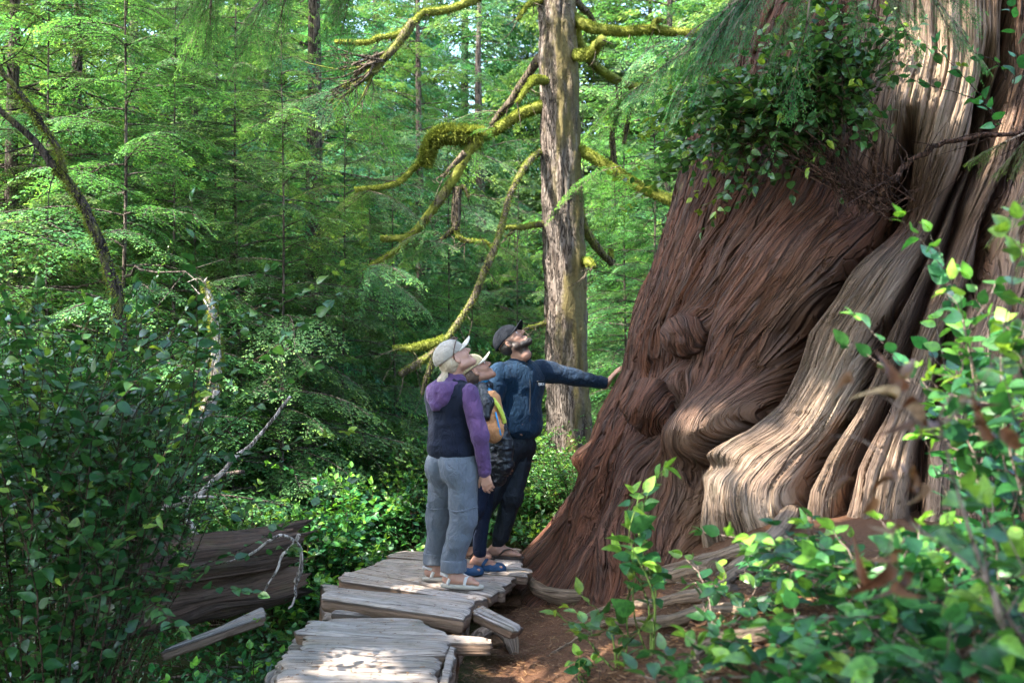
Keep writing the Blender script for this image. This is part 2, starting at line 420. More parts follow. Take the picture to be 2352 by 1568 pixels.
# crevices between the buttresses (picture coordinates, from high to low)
CR1 = guide([(2120, 120), (2075, 300), (2030, 440), (1965, 560), (1880, 680), (1812, 765), (1785, 850), (1740, 930), (1700, 985), (1640, 1035), (1598, 1085), (1592, 1140), (1580, 1200), (1560, 1290)])
CR2 = guide([(2290, 150), (2235, 350), (2170, 470), (2095, 600), (2020, 740), (1975, 830), (1915, 950), (1850, 1050), (1815, 1130), (1800, 1240)])
CR3 = guide([(2350, 120), (2280, 330), (2215, 480), (2130, 640), (2085, 760), (2050, 850), (1985, 980), (1930, 1080), (1905, 1200)])
CR4 = guide([(2460, 100), (2370, 350), (2290, 500), (2240, 660), (2185, 780), (2150, 900), (2110, 1030), (2080, 1200)])
CR0 = guide([(1800, 60), (1740, 260), (1700, 400), (1660, 520), (1610, 640), (1545, 740), (1500, 850), (1450, 980), (1425, 1080), (1400, 1180), (1380, 1270)])
LEFT = guide([(1700, 0), (1622, 180), (1572, 400), (1512, 590), (1452, 770), (1437, 850), (1355, 1040), (1312, 1180), (1240, 1290)])
def gt(g, z): return np.interp(z, g[:, 1], g[:, 0])
GUIDES = [LEFT, CR0, CR1, CR2, CR3, CR4]
def build_cedar():
    # angles: dense where seen from the front, from the left limb round to the right
    th_l = -np.pi - .35; th_r = -np.pi / 2 + .9
    th = np.concatenate([np.arange(th_l, th_r, .0031), np.linspace(th_r, th_l + 2 * np.pi, 120)[1:-1]])
    zz = np.concatenate([np.arange(-.45, 4.6, .0105), np.arange(4.6, 14.0, .12)])
    T, Z = np.meshgrid(th, zz); R = Rz(Z)
    R = np.maximum(R, .8)
    nr, nc = T.shape
    S = np.zeros_like(T)
    for j in range(nr):
        z = min(max(zz[j], -.2), 4.6)
        gx = [gt(g, z) for g in GUIDES]
        for k in range(1, len(gx)): gx[k] = max(gx[k], gx[k - 1] + .05)
        gx = [gx[0] - .9] + gx + [gx[-1] + .8]
        if gx[-1] < th[-1]: gx.append(th[-1] + .3)
        sv = [-.9 * 2.2 - 0.0, 0, .62, 1.42, 2.02, 2.42, 2.86, 3.9, 9.0][:len(gx)]
        S[j] = np.interp(T[j], gx, sv)
    def near(g, z0, z1, wv, soft=.25, off=0.0):
        d = (T - gt(g, np.clip(Z, g[0, 1], g[-1, 1])) - off) * R
        d = d + .035 * fb2(Z * 2.5, S * 1.0, 77, 2)
        return np.exp(-(d / wv) ** 2) * sstep(z0 - soft, z0 + soft, Z) * (1 - sstep(z1 - soft, z1 + soft, Z)), d
    D = np.zeros_like(T); deep = np.zeros_like(T)
    for g, z0, z1, wb, db, wn, dn in ((CR1, .45, 2.75, .24, .17, .050, .85), (CR1, -.1, .6, .2, .12, .04, .12), (CR2, .25, 3.2, .18, .14, .036, .50), (CR3, .25, 3.6, .16, .13, .036, .46), (CR4, .2, 4.2, .2, .13, .040, .40), (CR0, .1, 1.5, .20, .07, .05, .05), (CR0, 2.2, 4.4, .25, .06, .05, .05)):
        a, d = near(g, z0, z1, wb); D -= db * a
        a, d = near(g, z0, z1, wn); D -= dn * a; deep = np.maximum(deep, a)
    # cavity from which the shrub grows
    def spot(x, y, rx, rz, ang=0.0):
        t0, z0 = pix2tz(x, y); t0 = t0 - 2 * np.pi if t0 > 0 else t0
        dx = (T - t0) * R; dz = Z - z0
        c, s = math.cos(ang), math.sin(ang)
        u = (c * dx + s * dz) / rx; v = (-s * dx + c * dz) / rz
        return u, v, np.sqrt(u * u + v * v)
    u, v, q = spot(2015, 480, .30, .26); D -= .40 * np.exp(-q ** 2 * 1.2); deep = np.maximum(deep, np.exp(-q ** 2))
    # overhanging lip of the left buttress, swelling folds
    for x, y, rx, rz, hh, an, pw in (
        (1880, 560, .42, .30, .20, .5, 2), (1720, 640, .34, .60, .17, .4, 2), (1590, 560, .32, .75, .07, .2, 2),
        (1700, 850, .30, .42, .12, .5, 2), (1650, 985, .28, .24, .27, .35, 3), (1560, 1030, .36, .22, .08, .6, 2),
        (1515, 915, .24, .18, .11, .5, 2), (1575, 878, .22, .11, .09, .55, 2),
        (1590, 765, .24, .22, .09, 0, 2), (1350, 1048, .14, .10, .10, 0, 3), (1345, 1150, .25, .30, .10, .2, 2),
        (1470, 1150, .34, .40, .16, .6, 2), (1420, 1270, .40, .25, .14, .5, 2), (1440, 1020, .20, .30, .06, .5, 2),
        (1690, 1110, .26, .30, .15, .7, 2), (1640, 1190, .17, .20, .13, .2, 2), (1900, 720, .26, .9, .05, .35, 2), (2040, 640, .22, .9, .05, .3, 2),
        (1760, 1180, .20, .26, .12, .5, 2), (1440, 700, .2, .3, .05, .2, 2)):
        u, v, q = spot(x, y, rx, rz, an)
        D += hh * np.sqrt(np.clip(1 - q ** 2, 0, 1)) if pw == 4 else hh * np.exp(-q ** pw)
    # under-burl creases
    for x, y, rx, rz, hh in ((1590, 828, .13, .035, .07), (1485, 1000, .15, .05, .10), (1560, 960, .05, .16, .07), (1660, 740, .05, .22, .05), (1530, 800, .04, .12, .05), (1650, 1066, .22, .05, .09), (1580, 700, .15, .05, .03), (1525, 1010, .05, .13, .05)):
        u, v, q = spot(x, y, rx, rz); D -= hh * np.exp(-q ** 2)
    # grain bends round the burls
    Sg = S.copy()
    for x, y, r in ((1575, 775, .17), (1495, 925, .19), (1640, 985, .26), (1690, 1110, .25)):
        u, v, q = spot(x, y, r, r); Sg += .08 * u * np.exp(-q ** 2 * .6) + .03 * v * np.exp(-q ** 2 * .5)
    Sg += .014 * fb2(S * 1.2, Z * 1.4, 31, 3) + .006 * vn2(S * 5, Z * 5, 33)
    # flutes and fibres of bark
    prot = 1 - .85 * np.clip(deep, 0, 1)
    a_ = Sg
    fib = fb2(a_ * 4.5, Z * .55 + S * .3, 41, 3) * .030 + fb2(a_ * 15, Z * 1.0, 43, 3) * .034
    rid = 1 - np.abs(vn2(a_ * 26 + .8 * vn2(a_ * 6, Z * 2.2, 8), Z * 1.6, 47)); fib += (rid - .6) * .015
    rid2 = 1 - np.abs(vn2(a_ * 55 + .8 * vn2(a_ * 9, Z * 3, 9), Z * 3.0, 48)); fib += (rid2 - .6) * .008
    # loose strips of bark: plates of different thickness
    for fs, fz, am, sd in ((9.0, .55, .024, 301), (21.0, .9, .012, 302)):
        q_ = a_ * fs + .8 * vn2(a_ * 3, Z * .9, sd) + .35 * vn2(a_ * 9, Z * 3.1, sd + 5); id_ = np.floor(q_).astype(np.int64)
        zr = Z * fz + _hash(id_, id_ * 0, id_ * 0, sd) * 2; zi = np.floor(zr).astype(np.int64); hz = _hash(id_, zi, id_ * 0, sd + 1); e_ = np.minimum(q_ - id_, 1 - (q_ - id_))
        fib += am * (hz * .7 - np.exp(-(e_ / .11) ** 2) * 1.0)
    smooth_zone = np.ones_like(T)
    for x, y, r in ((1575, 775, .2), (1495, 925, .2), (1640, 985, .3)):
        u, v, q = spot(x, y, r, r); smooth_zone *= 1 - .72 * np.exp(-q ** 2)
    fine = sstep(-.1, .4, Z) * (1 - sstep(4.4, 4.8, Z)) * .9 + .3
    D = D + fib * prot * smooth_zone * fine
    D += .10 * fb2(S * .8, Z * .5, 61, 2) * (1 - np.exp(-((T + 2.2) / .9) ** 2))
    # root flares low down
    low = sstep(.75, -.2, Z)
    D += low * .22 * np.maximum(0, vn2(S * 1.35 + .4, Z * .3, 71))
    X = TC[0] + (R + D) * np.cos(T); Y = TC[1] + (R + D) * np.sin(T)
    lean = .0
    V = np.stack([X + lean * Z, Y, Z], -1).reshape(-1, 3)
    i = np.arange(nr - 1)[:, None] * nc; j = np.arange(nc)[None, :]; j2 = (j + 1) % nc
    Q = np.stack([i + j, i + j2, i + nc + j2, i + nc + j], -1).reshape(-1, 4)
    # colours the wood itself has
    c1 = gt(CR1, np.clip(Z, CR1[0, 1], CR1[-1, 1])); c3 = gt(CR4, np.clip(Z, CR4[0, 1], CR4[-1, 1]))
    pale = sstep(.0, .10, (T - c1) * R) * (1 - sstep(.1, .5, (T - c3) * R))
    pale = pale * (.55 + .6 * fb2(S * 2.2, Z * .8, 91, 3)) * (1 - sstep(3.6, 4.4, Z) * .5)
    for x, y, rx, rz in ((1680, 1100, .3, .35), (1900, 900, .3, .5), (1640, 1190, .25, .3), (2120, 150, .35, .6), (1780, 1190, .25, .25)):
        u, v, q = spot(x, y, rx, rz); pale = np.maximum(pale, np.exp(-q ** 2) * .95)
    pale = np.clip(pale, 0, 1) * (1 - deep)
    lt = gt(LEFT, np.clip(Z, LEFT[0, 1], LEFT[-1, 1]))
    mossa = np.exp(-(((T - lt) * R - .10) / .22) ** 2) * (.5 + .5 * fb2(S * 6, Z * 1.3, 15, 2)) * .85
    for x, y, rx, rz in ((1500, 720, .12, .4), (1420, 1000, .12, .2), (1560, 430, .15, .25), (1300, 1230, .3, .15), (1600, 735, .1, .05), (1640, 950, .12, .12)):
        u, v, q = spot(x, y, rx, rz); mossa = np.maximum(mossa, np.exp(-q ** 2) * .7)
    redn = np.clip(.25 + .7 * sstep(1.0, -.1, Z) * (1 - pale) + .5 * deep + .4 * fb2(S * 1.5, Z * .7, 19, 2), 0, 1)
    tree = empty('giant_cedar_tree', (TC[0], TC[1], -.05), 'enormous old cedar with fluted red-brown trunk, burls and spreading roots, touched by the man', 'tree')
    mk('trunk', V, Q, M['cedar'], tree, {'grain': np.stack([Sg, Z, 0 * Z], -1).reshape(-1, 3), 'pale': pale.ravel(), 'mossa': mossa.ravel(), 'redness': redn.ravel()})
    # the two round burls
    for bi, (x, y, rx, rz, out, tilt) in enumerate(((1580, 772, .150, .148, .105, 0.0), (1497, 930, .170, .158, .105, .5))):
        t0, z0 = pix2tz(x, y); t0 = t0 - 2 * np.pi if t0 > 0 else t0
        pe = np.hypot(CX + X / Y * F - x, YH - (Z - H) / Y * F - y) + np.where(np.sin(T) * TC[1] + np.cos(T) * TC[0] > 0, 1e6, 0); jj, ii = np.unravel_index(int(np.argmin(pe)), pe.shape); c = np.array([X[jj, ii], Y[jj, ii], Z[jj, ii]]); n_ = nrm(np.array([-c[0] * .8 + math.cos(t0), -c[1] * .8 / 5 + math.sin(t0) * .6, 0])) if False else nrm(np.array([math.cos(t0) * .5 - c[0] / 8, math.sin(t0) * .5 - c[1] / 8, 0])); c = c + n_ * (out - .08)
        tg = np.array([-n_[1], n_[0], 0]); U, Wv = np.meshgrid(np.linspace(0, 2 * np.pi, 121), np.linspace(.02, np.pi - .02, 80))
        dv = np.cos(Wv)[..., None] * n_ + np.sin(Wv)[..., None] * (np.cos(U)[..., None] * tg + np.sin(U)[..., None] * np.array([0, 0, 1.0]))
        gx = (dv @ (tg * .9 + np.array([0, 0, .45 - .9 * bi]))) * .16 + .03 * vn3(dv * 1.6, 5 + bi); gy = (dv @ np.array([0, 0, 1.0])) * .16 + (dv @ n_) * .10; ridg = .005 * (1 - 2 * np.abs(vn2(gx * 24, gy * 4, 81 + bi))) + .004 * (1 - 2 * np.abs(vn2(gx * 60, gy * 9, 83 + bi)))
        R_ = 1 + .14 * vn3(dv * 1.4, 50 + bi) + .06 * vn3(dv * 3.4, 52 + bi); notch = .20 * np.exp(-(((np.sin(Wv) * np.cos(U)) + .25) / .10) ** 2) * (np.sin(Wv) * np.sin(U) < .1) * (np.cos(Wv) > 0) if bi == 0 else 0
        V2 = c + dv * np.array([1, 1, 1]) * (rx * (R_ - notch * .5) + ridg)[..., None]; nb_, nu_ = U.shape
        i = np.arange(nb_ - 1)[:, None] * nu_; j = np.arange(nu_ - 1)[None, :]; Q2 = np.stack([i + j, i + j + 1, i + nu_ + j + 1, i + nu_ + j], -1).reshape(-1, 4); nn_ = nb_ * nu_
        mk('burl', V2, Q2, M['cedar'], tree, {'grain': np.stack([gx, gy, 0 * U], -1).reshape(-1, 3), 'pale': np.zeros(nn_), 'mossa': (.25 * (dv[..., 2] > .5)).ravel(), 'redness': np.full(nn_, .35)})
    return tree
CEDAR = build_cedar()
def surf(x, y):
    """a point on the giant's plain surface behind picture point x,y, and the outward direction"""
    t, z = pix2tz(x, y); r = float(Rz(z))
    return np.array([TC[0] + r * math.cos(t), TC[1] + r * math.sin(t), z]), np.array([math.cos(t), math.sin(t), .12])
# ================================================================ boardwalk: every plank is a thing
def zD(zx, zy):          # coordinates measured in an enlarged crop of the photograph
    return (640 + zx / 3.095) / 1.08844, (1360 + zy / 3.095) / 1.08844
def plank(name, corners, z, th, label, seed, cat='plank', group='split cedar planks of the boardwalk', warp=.012, jag=.02, m=None, zs=None):
    """corners: back-left, back-right, front-right, front-left in crop pixels, lying at height z"""
    zs = zs or [z] * 4
    c = [G(*zD(*p), zz) for p, zz in zip(corners, zs)]
    return slab(name, c, th, label, seed, cat, group, warp, jag, m)
def slab(name, c, th, label, seed, cat='plank', group=None, warp=.012, jag=.02, m=None):
    bl, br, fr, fl = [np.asarray(v, dtype=float) for v in c]
    Lg = (np.linalg.norm(br - bl) + np.linalg.norm(fr - fl)) / 2; Wd = (np.linalg.norm(bl - fl) + np.linalg.norm(br - fr)) / 2
    nu = max(12, int(Lg / .018)); nv = max(5, int(Wd / .014))
    u, v = np.meshgrid(np.linspace(0, 1, nu), np.linspace(0, 1, nv))
    base = (bl * (1 - u[..., None]) + br * u[..., None]) * (1 - v[..., None]) + (fl * (1 - u[..., None]) + fr * u[..., None]) * v[..., None]
    ax = nrm(br - bl); ay = nrm(fl - bl); up = nrm(np.cross(ay, ax)); up = up if up[2] > 0 else -up
    e_u = (2 * u - 1); e_v = (2 * v - 1)
    base = base + ax * (e_u * np.abs(e_u) ** 6 * jag * (fb2(v * Wd * 14, 0 * v + seed, seed, 3) + .5 * vn2(v * Wd * 60, 0 * v, seed + 1)))[..., None]
    edge = np.abs(e_v) ** 3 * np.sign(e_v)
    base = base + ay * (edge * jag * .9 * fb2(u * Lg * 2.2, np.sign(e_v) * 3 + seed, seed + 2, 4))[..., None]
    al, ac = u * Lg + seed * 3.7, v * Wd + seed * 1.3
    hgt_ = warp * fb2(u * Lg * 1.1, v * 1.2, seed + 5, 2) + .006 * fb2(ac * 16, al * .7, seed + 6, 3)
    cr = np.abs(vn2(ac * 11 + .9 * vn2(al * .8, ac * 3, seed + 8), al * .42, seed + 9)); hgt_ = hgt_ - .016 * np.exp(-(cr / .05) ** 2) * (vn2(al * .8, ac * 2, seed + 10) > -.25)
    rim = np.maximum(np.abs(e_u) ** 30, np.abs(e_v) ** 14); hgt_ = hgt_ - rim * .012
    top = base + up * hgt_[..., None]
    # side rows: rough split faces
    idx = np.arange(nu * nv).reshape(nv, nu)
    loop = np.concatenate([idx[0, :], idx[1:, -1], idx[-1, -2::-1], idx[-2:0:-1, 0]])
    V = [top.reshape(-1, 3)]; A = [np.stack([ac, al, 0 * al], -1).reshape(-1, 3)]; S = [np.zeros(nu * nv)]
    cen = base.reshape(-1, 3).mean(0)
    rows = 5; n0 = nu * nv; lp = V[0][loop]; out = nrm((lp - cen) - np.outer((lp - cen) @ up, up))
    dist = np.concatenate([[0], np.cumsum(np.linalg.norm(np.diff(lp, axis=0), axis=1))])
    faces = []
    prev = loop
    for r in range(1, rows + 1):
        f = r / rows
        sh = fb2(dist * .9, np.full_like(dist, f * 3.0), seed + 20, 3) * .018 + .006 * vn2(dist * 2, np.full_like(dist, f * 9), seed + 22)
        q = lp - up * (th * f * (1 + .12 * fb2(dist * 2, 0 * dist, seed + 24, 2)))[:, None] + out * (sh - .012 * f)[:, None]
        V.append(q); A.append(np.stack([f * th + 0 * dist, dist, 0 * dist], -1)); S.append(np.full(len(loop), .9))
        cur = n0 + np.arange(len(loop)); n0 += len(loop)
        nx = np.roll(np.arange(len(loop)), -1)
        faces.append(np.stack([prev, prev[nx], cur[nx], cur], -1)); prev = cur
    i = idx[:-1, :-1].ravel(); Qt = np.stack([i, i + nu, i + nu + 1, i + 1], -1)
    # underside
    V.append((cen - up * th)[None]); A.append(np.zeros((1, 3))); S.append(np.array([1.0]))
    nx = np.roll(np.arange(len(prev)), -1); Tb = np.stack([prev, prev[nx], np.full(len(prev), n0)], -1)
    o = mk(name, np.concatenate(V), [np.concatenate([Qt] + faces), Tb], m or M['wood'], attrs={'grain': np.concatenate(A), 'side': np.concatenate(S)})
    me = o.data
    try:
        at = me.attributes.new('sharp_edge', 'BOOLEAN', 'EDGE')
        ev = np.zeros(len(me.edges) * 2, dtype=np.int32); me.edges.foreach_get('vertices', ev); ev = ev.reshape(-1, 2)
        s = np.zeros(nu * nv, dtype=bool); s[loop] = True
        on = (ev < nu * nv).all(1) & s[np.minimum(ev, nu * nv - 1)].all(1)
        at.data.foreach_set('value', on)
    except Exception: pass
    return tag(o, label, cat, group)
PG = 'split cedar planks of the boardwalk'
# nearest section, from the camera outward (back-left, back-right, front-right, front-left)
plank('boardwalk_plank', [(150, 1078), (1398, 1080), (1392, 1190), (60, 1190)], .0, .07, 'wide weathered plank cut by the bottom edge of the photo', 1)
plank('boardwalk_plank', [(188, 952), (1392, 980), (1400, 1074), (140, 1072)], .0, .07, 'weathered plank with cracked top, last whole one before the bottom edge of the photo', 2)
plank('boardwalk_plank', [(232, 822), (1420, 868), (1405, 972), (190, 944)], .0, .07, 'split grey plank with a stepped right end beside the narrow edge beam', 3)
plank('boardwalk_plank', [(400, 664), (1492, 718), (1474, 838), (335, 826)], .004, .075, 'broad pale plank lying right under the long curved-edge plank', 4)
plank('boardwalk_plank', [(420, 592), (1796, 690), (1786, 744), (312, 684)], .012, .06, 'long pale plank with wavy far edge sticking out right over the soil', 5, warp=.02, jag=.035)
plank('boardwalk_plank', [(600, 575), (1240, 566), (1500, 716), (420, 662)], .008, .06, 'pale plank with humped back edge at the far end of the near section', 6, warp=.02, jag=.03)
# loose middle pieces
plank('boardwalk_plank', [(585, 500), (1600, 575), (1592, 590), (582, 520)], -.01, .13, 'dark narrow plank set lower in front of the raised thick plank', 7)
plank('boardwalk_plank', [(582, 320), (1692, 432), (1620, 556), (488, 414)], .05, .085, 'thick raised plank lying across the gap below the sandals', 8, warp=.02)
plank('boardwalk_plank', [(1738, 460), (2076, 634), (2008, 670), (1672, 512)], .02, .05, 'short loose board sloping from the boardwalk down onto the soil', 9, group=PG, zs=[.04, -.04, -.04, .04])
plank('edge_beam', [(1498, 762), (1548, 776), (1478, 1110), (1402, 1100)], -.01, .10, 'narrow weathered beam along the right side of the near planks', 10, cat='beam', group=None)
# upper deck
plank('boardwalk_plank', [(640, 236), (1800, 392), (1690, 438), (650, 262)], .0, .085, 'thin long plank at the near edge of the far deck, dark gap below', 11)
plank('boardwalk_plank', [(690, 200), (1520, 352), (1512, 378), (645, 234)], .01, .06, 'grey plank second from the near edge of the far deck, before the sandals', 12)
plank('boardwalk_plank', [(820, 180), (1890, 330), (1810, 390), (720, 204)], .004, .07, 'plank carrying both sandals of the woman in the fleece vest', 13)
plank('boardwalk_plank', [(900, 160), (1995, 238), (1882, 352), (830, 184)], .0, .075, 'wide plank with ragged right end in front of the blue clogs', 14, jag=.04)
plank('boardwalk_plank', [(930, 122), (2130, 208), (2100, 240), (885, 168)], .004, .06, 'long plank under the blue clogs reaching right to the soil', 15)
plank('boardwalk_plank', [(1010, 92), (2138, 178), (2128, 204), (950, 120)], .0, .06, 'plank just behind the blue clogs with a narrow right end', 16)
plank('boardwalk_plank', [(1060, 66), (2052, 112), (2046, 172), (1015, 90)], .006, .06, 'back plank of the far deck under the flip-flops', 17)
plank('boardwalk_plank', [(1120, 40), (2056, 80), (2050, 110), (1066, 64)], .0, .06, 'rear plank peeping out behind the flip-flops', 18)
plank('boardwalk_plank', [(1690, 24), (2040, 28), (2042, 60), (1690, 58)], .03, .06, 'short pale board at the very back of the far deck', 19)
# bearers below
slab('bearer_log', [P(742, 1330, 6.9) - (0, 0, .02), P(800, 1335, 6.9) - (0, 0, .02), G(805, 1420, -.12), G(745, 1420, -.12)], .25, 'dark bearer block under the left end of the far deck', 31, cat='bearer')
slab('bearer_beam', [G(690, 1440, -.09), G(730, 1440, -.09), G(640, 1600, -.09), G(600, 1600, -.09)], .16, 'beam under the left end of the near planks', 32, cat='bearer')
slab('bearer_beam', [G(1045, 1400, -.10), G(1080, 1400, -.10), G(1010, 1610, -.10), G(975, 1610, -.10)], .14, 'beam hidden under the right end of the near planks', 33, cat='bearer')
plank('loose_board', [(78, 985), (190, 925), (190, 980), (75, 1070)], -.16, .05, 'small loose board poking out left of the near planks', 34, cat='board', group=None)
# ================================================================ roots of the giant on the soil
def rootline(pts, r0, r1, n=46, sides=12, seed=0, wob=.02):
    p = smoothpath(pts, n); s = np.linspace(0, 1, n)
    p = p + wob * np.stack([fb2(s * 5, 0 * s, seed, 2), fb2(s * 5, 0 * s + 4, seed, 2), .5 * fb2(s * 5, 0 * s + 8, seed, 2)], -1)
    r = np.interp(s, [0, .85, 1], [r0, r1, r1 * .25])
    return p, r
def add_root(mb, pts, r0, r1, seed, wob=.02, flat=.8):
    p, r = rootline(pts, r0, r1, seed=seed, wob=wob)
    V, Q, T = tube(p, r, 14, rough=.16, seed=seed, flat=flat)
    n = len(p); a = np.tile(np.arange(14) / 14. * 2 * np.pi * r0, n); l = np.repeat(np.linspace(0, 1, n) * 1.2, 14)
    g = np.concatenate([np.stack([a, l, 0 * a], -1), np.zeros((2, 3))])
    mb.add(V, Q, T, grain=g, pale=.75 + 0 * V[:, 0], mossa=0 * V[:, 0], redness=.3 + 0 * V[:, 0])
def gp(x, y, dz=0.0):
    """point on the ground sheet seen at picture point x,y"""
    d = np.array([(x - CX) / F, 1.0, (YH - y) / F]); t = np.linspace(1.2, 14, 3000); p = np.array([0, 0, H]) + t[:, None] * d
    k = np.argmax(p[:, 2] < hgt(p[:, 0], p[:, 1])); q = p[k].copy(); q[2] += dz; return q
roots = [
    ([(1210, 1325, .04), (1235, 1365, .045), (1290, 1388, .05), (1370, 1382, .05), (1440, 1352, .05), (1490, 1338, .05), (1560, 1335, .03), (1650, 1310, .02)], .060, .050),
    ([(1310, 1432, .0), (1370, 1412, .02), (1440, 1398, .02), (1500, 1392, .02), (1580, 1380, .02), (1680, 1362, .01)], .018, .040),
    ([(1262, 1504, -.01), (1310, 1482, .01), (1350, 1462, .02)], .010, .018),
    ([(1330, 1470, .01), (1380, 1445, .03), (1450, 1440, .03), (1540, 1442, .03), (1620, 1420, .03), (1720, 1400, .0)], .020, .040),
    ([(1560, 1545, .0), (1620, 1505, .02), (1700, 1490, .03), (1800, 1470, .02)], .02, .04),
    ([(1640, 1330, .02), (1720, 1300, .04), (1790, 1240, .05), (1830, 1160, .06)], .03, .06),
    ([(1480, 1325, .02), (1560, 1312, .03), (1660, 1290, .03), (1760, 1275, .03)], .03, .05),
    ([(1790, 1240, .03), (1850, 1290, .03), (1900, 1320, .02)], .03, .02),
    ([(1620, 1395, .02), (1680, 1340, .03), (1760, 1310, .04)], .02, .035)]
for k, (pts, r0, r1) in enumerate(roots):
    mb = MB(); add_root(mb, [gp(*p) for p in pts][::-1], r1, r0, 100 + k)
    mb.build('root', M['cedar'], CEDAR)
mb = MB()   # hooped root stub beside the near planks
add_root(mb, [gp(1088, 1496, -.02), gp(1100, 1488, .06), gp(1130, 1482, .10), gp(1165, 1488, .08), gp(1186, 1506, -.03)], .05, .045, 140, wob=.005, flat=.5)
tag(mb.build('root_stub', M['cedar']), 'arched root stub sticking out of the soil beside the near planks', 'root')
# ================================================================ fallen log and dead wood on the left
def build_log():
    a = P(150, 1402, 6.1); b = P(662, 1278, 7.0); n, sd = 170, 150
    s = np.linspace(0, 1, n); ax = nrm(b - a); pts = a + (b - a) * s[:, None] + np.array([0, 0, 1]) * (.03 * np.sin(s * 5))[:, None]
    up = np.array([0, 0, 1.0]); fr = nrm(np.cross(ax, up)); up = np.cross(fr, ax)
    th = np.linspace(0, 2 * np.pi, sd, endpoint=False)
    Ths, S = np.meshgrid(th, s); L = np.linalg.norm(b - a); co, si = np.cos(Ths), np.sin(Ths)
    g = Ths * .33; al = S * L
    R = .285 - .035 * S + .04 * fb2(co * 2 + 5, S * 3 + si, 3, 3)
    front = np.exp(-((np.angle(np.exp(1j * Ths)) + .30) / .55) ** 2)       # hollow split side towards the camera
    R = R - (.235 + .035 * fb2(al * .8, Ths, 4, 2)) * front
    shelf = np.floor((g + .05 * vn2(al * .7, g * 4, 31)) * 16); R = R + .055 * front * _hash(shelf.astype(np.int64), 0 * shelf.astype(np.int64), 0 * shelf.astype(np.int64), 5)
    R = R + .030 * (1 - 1.6 * np.abs(vn2(g * 13 + .5 * vn2(al, g * 3, 1), al * .5, 12))) + .014 * (1 - 2 * np.abs(vn2(g * 40, al * 1.1, 14))) + .02 * fb2(g * 7, al * 1.2, 8, 3)
    end = sstep(.86, 1.0, S); along = end * .30 * fb2(Ths * 4.5, 0 * S + 2, 21, 4) + end * .12 * vn2(Ths * 14, 0 * S, 23)
    V = pts[:, None, :] + R[..., None] * (co[..., None] * fr + si[..., None] * up) + along[..., None] * ax
    i = np.arange(n - 1)[:, None] * sd; j = np.arange(sd)[None, :]; j2 = (j + 1) % sd
    Q = np.stack([i + j, i + j2, i + sd + j2, i + sd + j], -1).reshape(-1, 4)
    V = np.concatenate([V.reshape(-1, 3), [pts[0], pts[-1] - ax * .35]]); T = []
    for k in range(sd): T += [[n * sd, (k + 1) % sd, k], [n * sd + 1, (n - 1) * sd + k, (n - 1) * sd + (k + 1) % sd]]
    gr = np.concatenate([np.stack([g, al, 0 * S], -1).reshape(-1, 3), np.zeros((2, 3))])
    o = mk('fallen_log', V, [Q, np.array(T)], M['logwood'], attrs={'grain': gr, 'side': np.concatenate([(front * .35).ravel(), [1, 1]])})
    tag(o, 'rotting split cedar log lying in the bushes left of the boardwalk', 'log')
build_log()
slab('split_slab', [P(470, 1452, 5.9), P(600, 1392, 6.4), P(612, 1412, 6.3), P(362, 1496, 5.6)], .05, 'pale split slab lying in the dark gully under the fallen log', 51, cat='slab')
def stick(name, pts, r0, r1, label, m, moss=.3, n=30, cat='stick', sides=7, extra=(), wob=.015, seed=5):
    mb = MB()
    def one(pp, ra, rb):
        q = smoothpath(pp, n); s = np.linspace(0, 1, n)
        q = q + wob * np.stack([fb2(s * 6, 0 * s, seed, 3), fb2(s * 6, 0 * s + 3, seed, 3), fb2(s * 6, 0 * s + 6, seed, 3)], -1)
        V, Q, T = tube(q, np.interp(s, [0, 1], [ra, rb]), sides, rough=.15, seed=seed)
        mb.add(V, Q, T, moss=np.full(len(V), moss))
    one(pts, r0, r1)
    for e in extra: one(*e)
    return tag(mb.build(name, m), label, cat)
def PP(pts, d): return [P(*p, d) if len(p) == 2 else P(*p) for p in pts]
M['palestick'] = barkmat('bleached_stick', (.28, .22, .18), (.55, .48, .42), (.14, .14, .05))
stick('dead_stick', PP([(666, 908), (648, 935), (622, 968), (576, 1026), (542, 1050), (490, 1100), (440, 1142), (360, 1175)], 6.6), .008, .022, 'bleached bare stick slanting up out of the bushes left of the people', M['palestick'], .25, extra=[(PP([(440, 1142), (425, 1180), (440, 1210), (455, 1235)], 6.6), .016, .02), (PP([(490, 1140), (440, 1142), (400, 1152), (360, 1180)], 6.58), .010, .012)])
stick('dead_branch', PP([(600, 1370), (640, 1300), (655, 1265), (690, 1230)], 5.9) , .006, .012, 'thin bare curved branch hooked over the end of the fallen log', M['palestick'], .1,
      extra=[(PP([(520, 1290), (570, 1275), (620, 1240), (655, 1232), (685, 1255), (690, 1300), (680, 1340)], 5.9), .006, .014), (PP([(690, 1300), (680, 1350), (665, 1400)], 5.9), .012, .006)], cat='branch')
stick('dead_branch', PP([(560, 1082), (500, 1092), (440, 1112), (380, 1130), (300, 1150)], 7.4), .016, .03, 'thick grey dead branch lying behind the fallen log', M['twig'], .3, cat='branch')
stick('dead_branch', PP([(250, 985), (380, 990), (420, 980), (470, 955), (500, 900)], 7.2), .012, .028, 'curved grey branch at the foot of the broken snag', M['palestick'], .3, cat='branch')
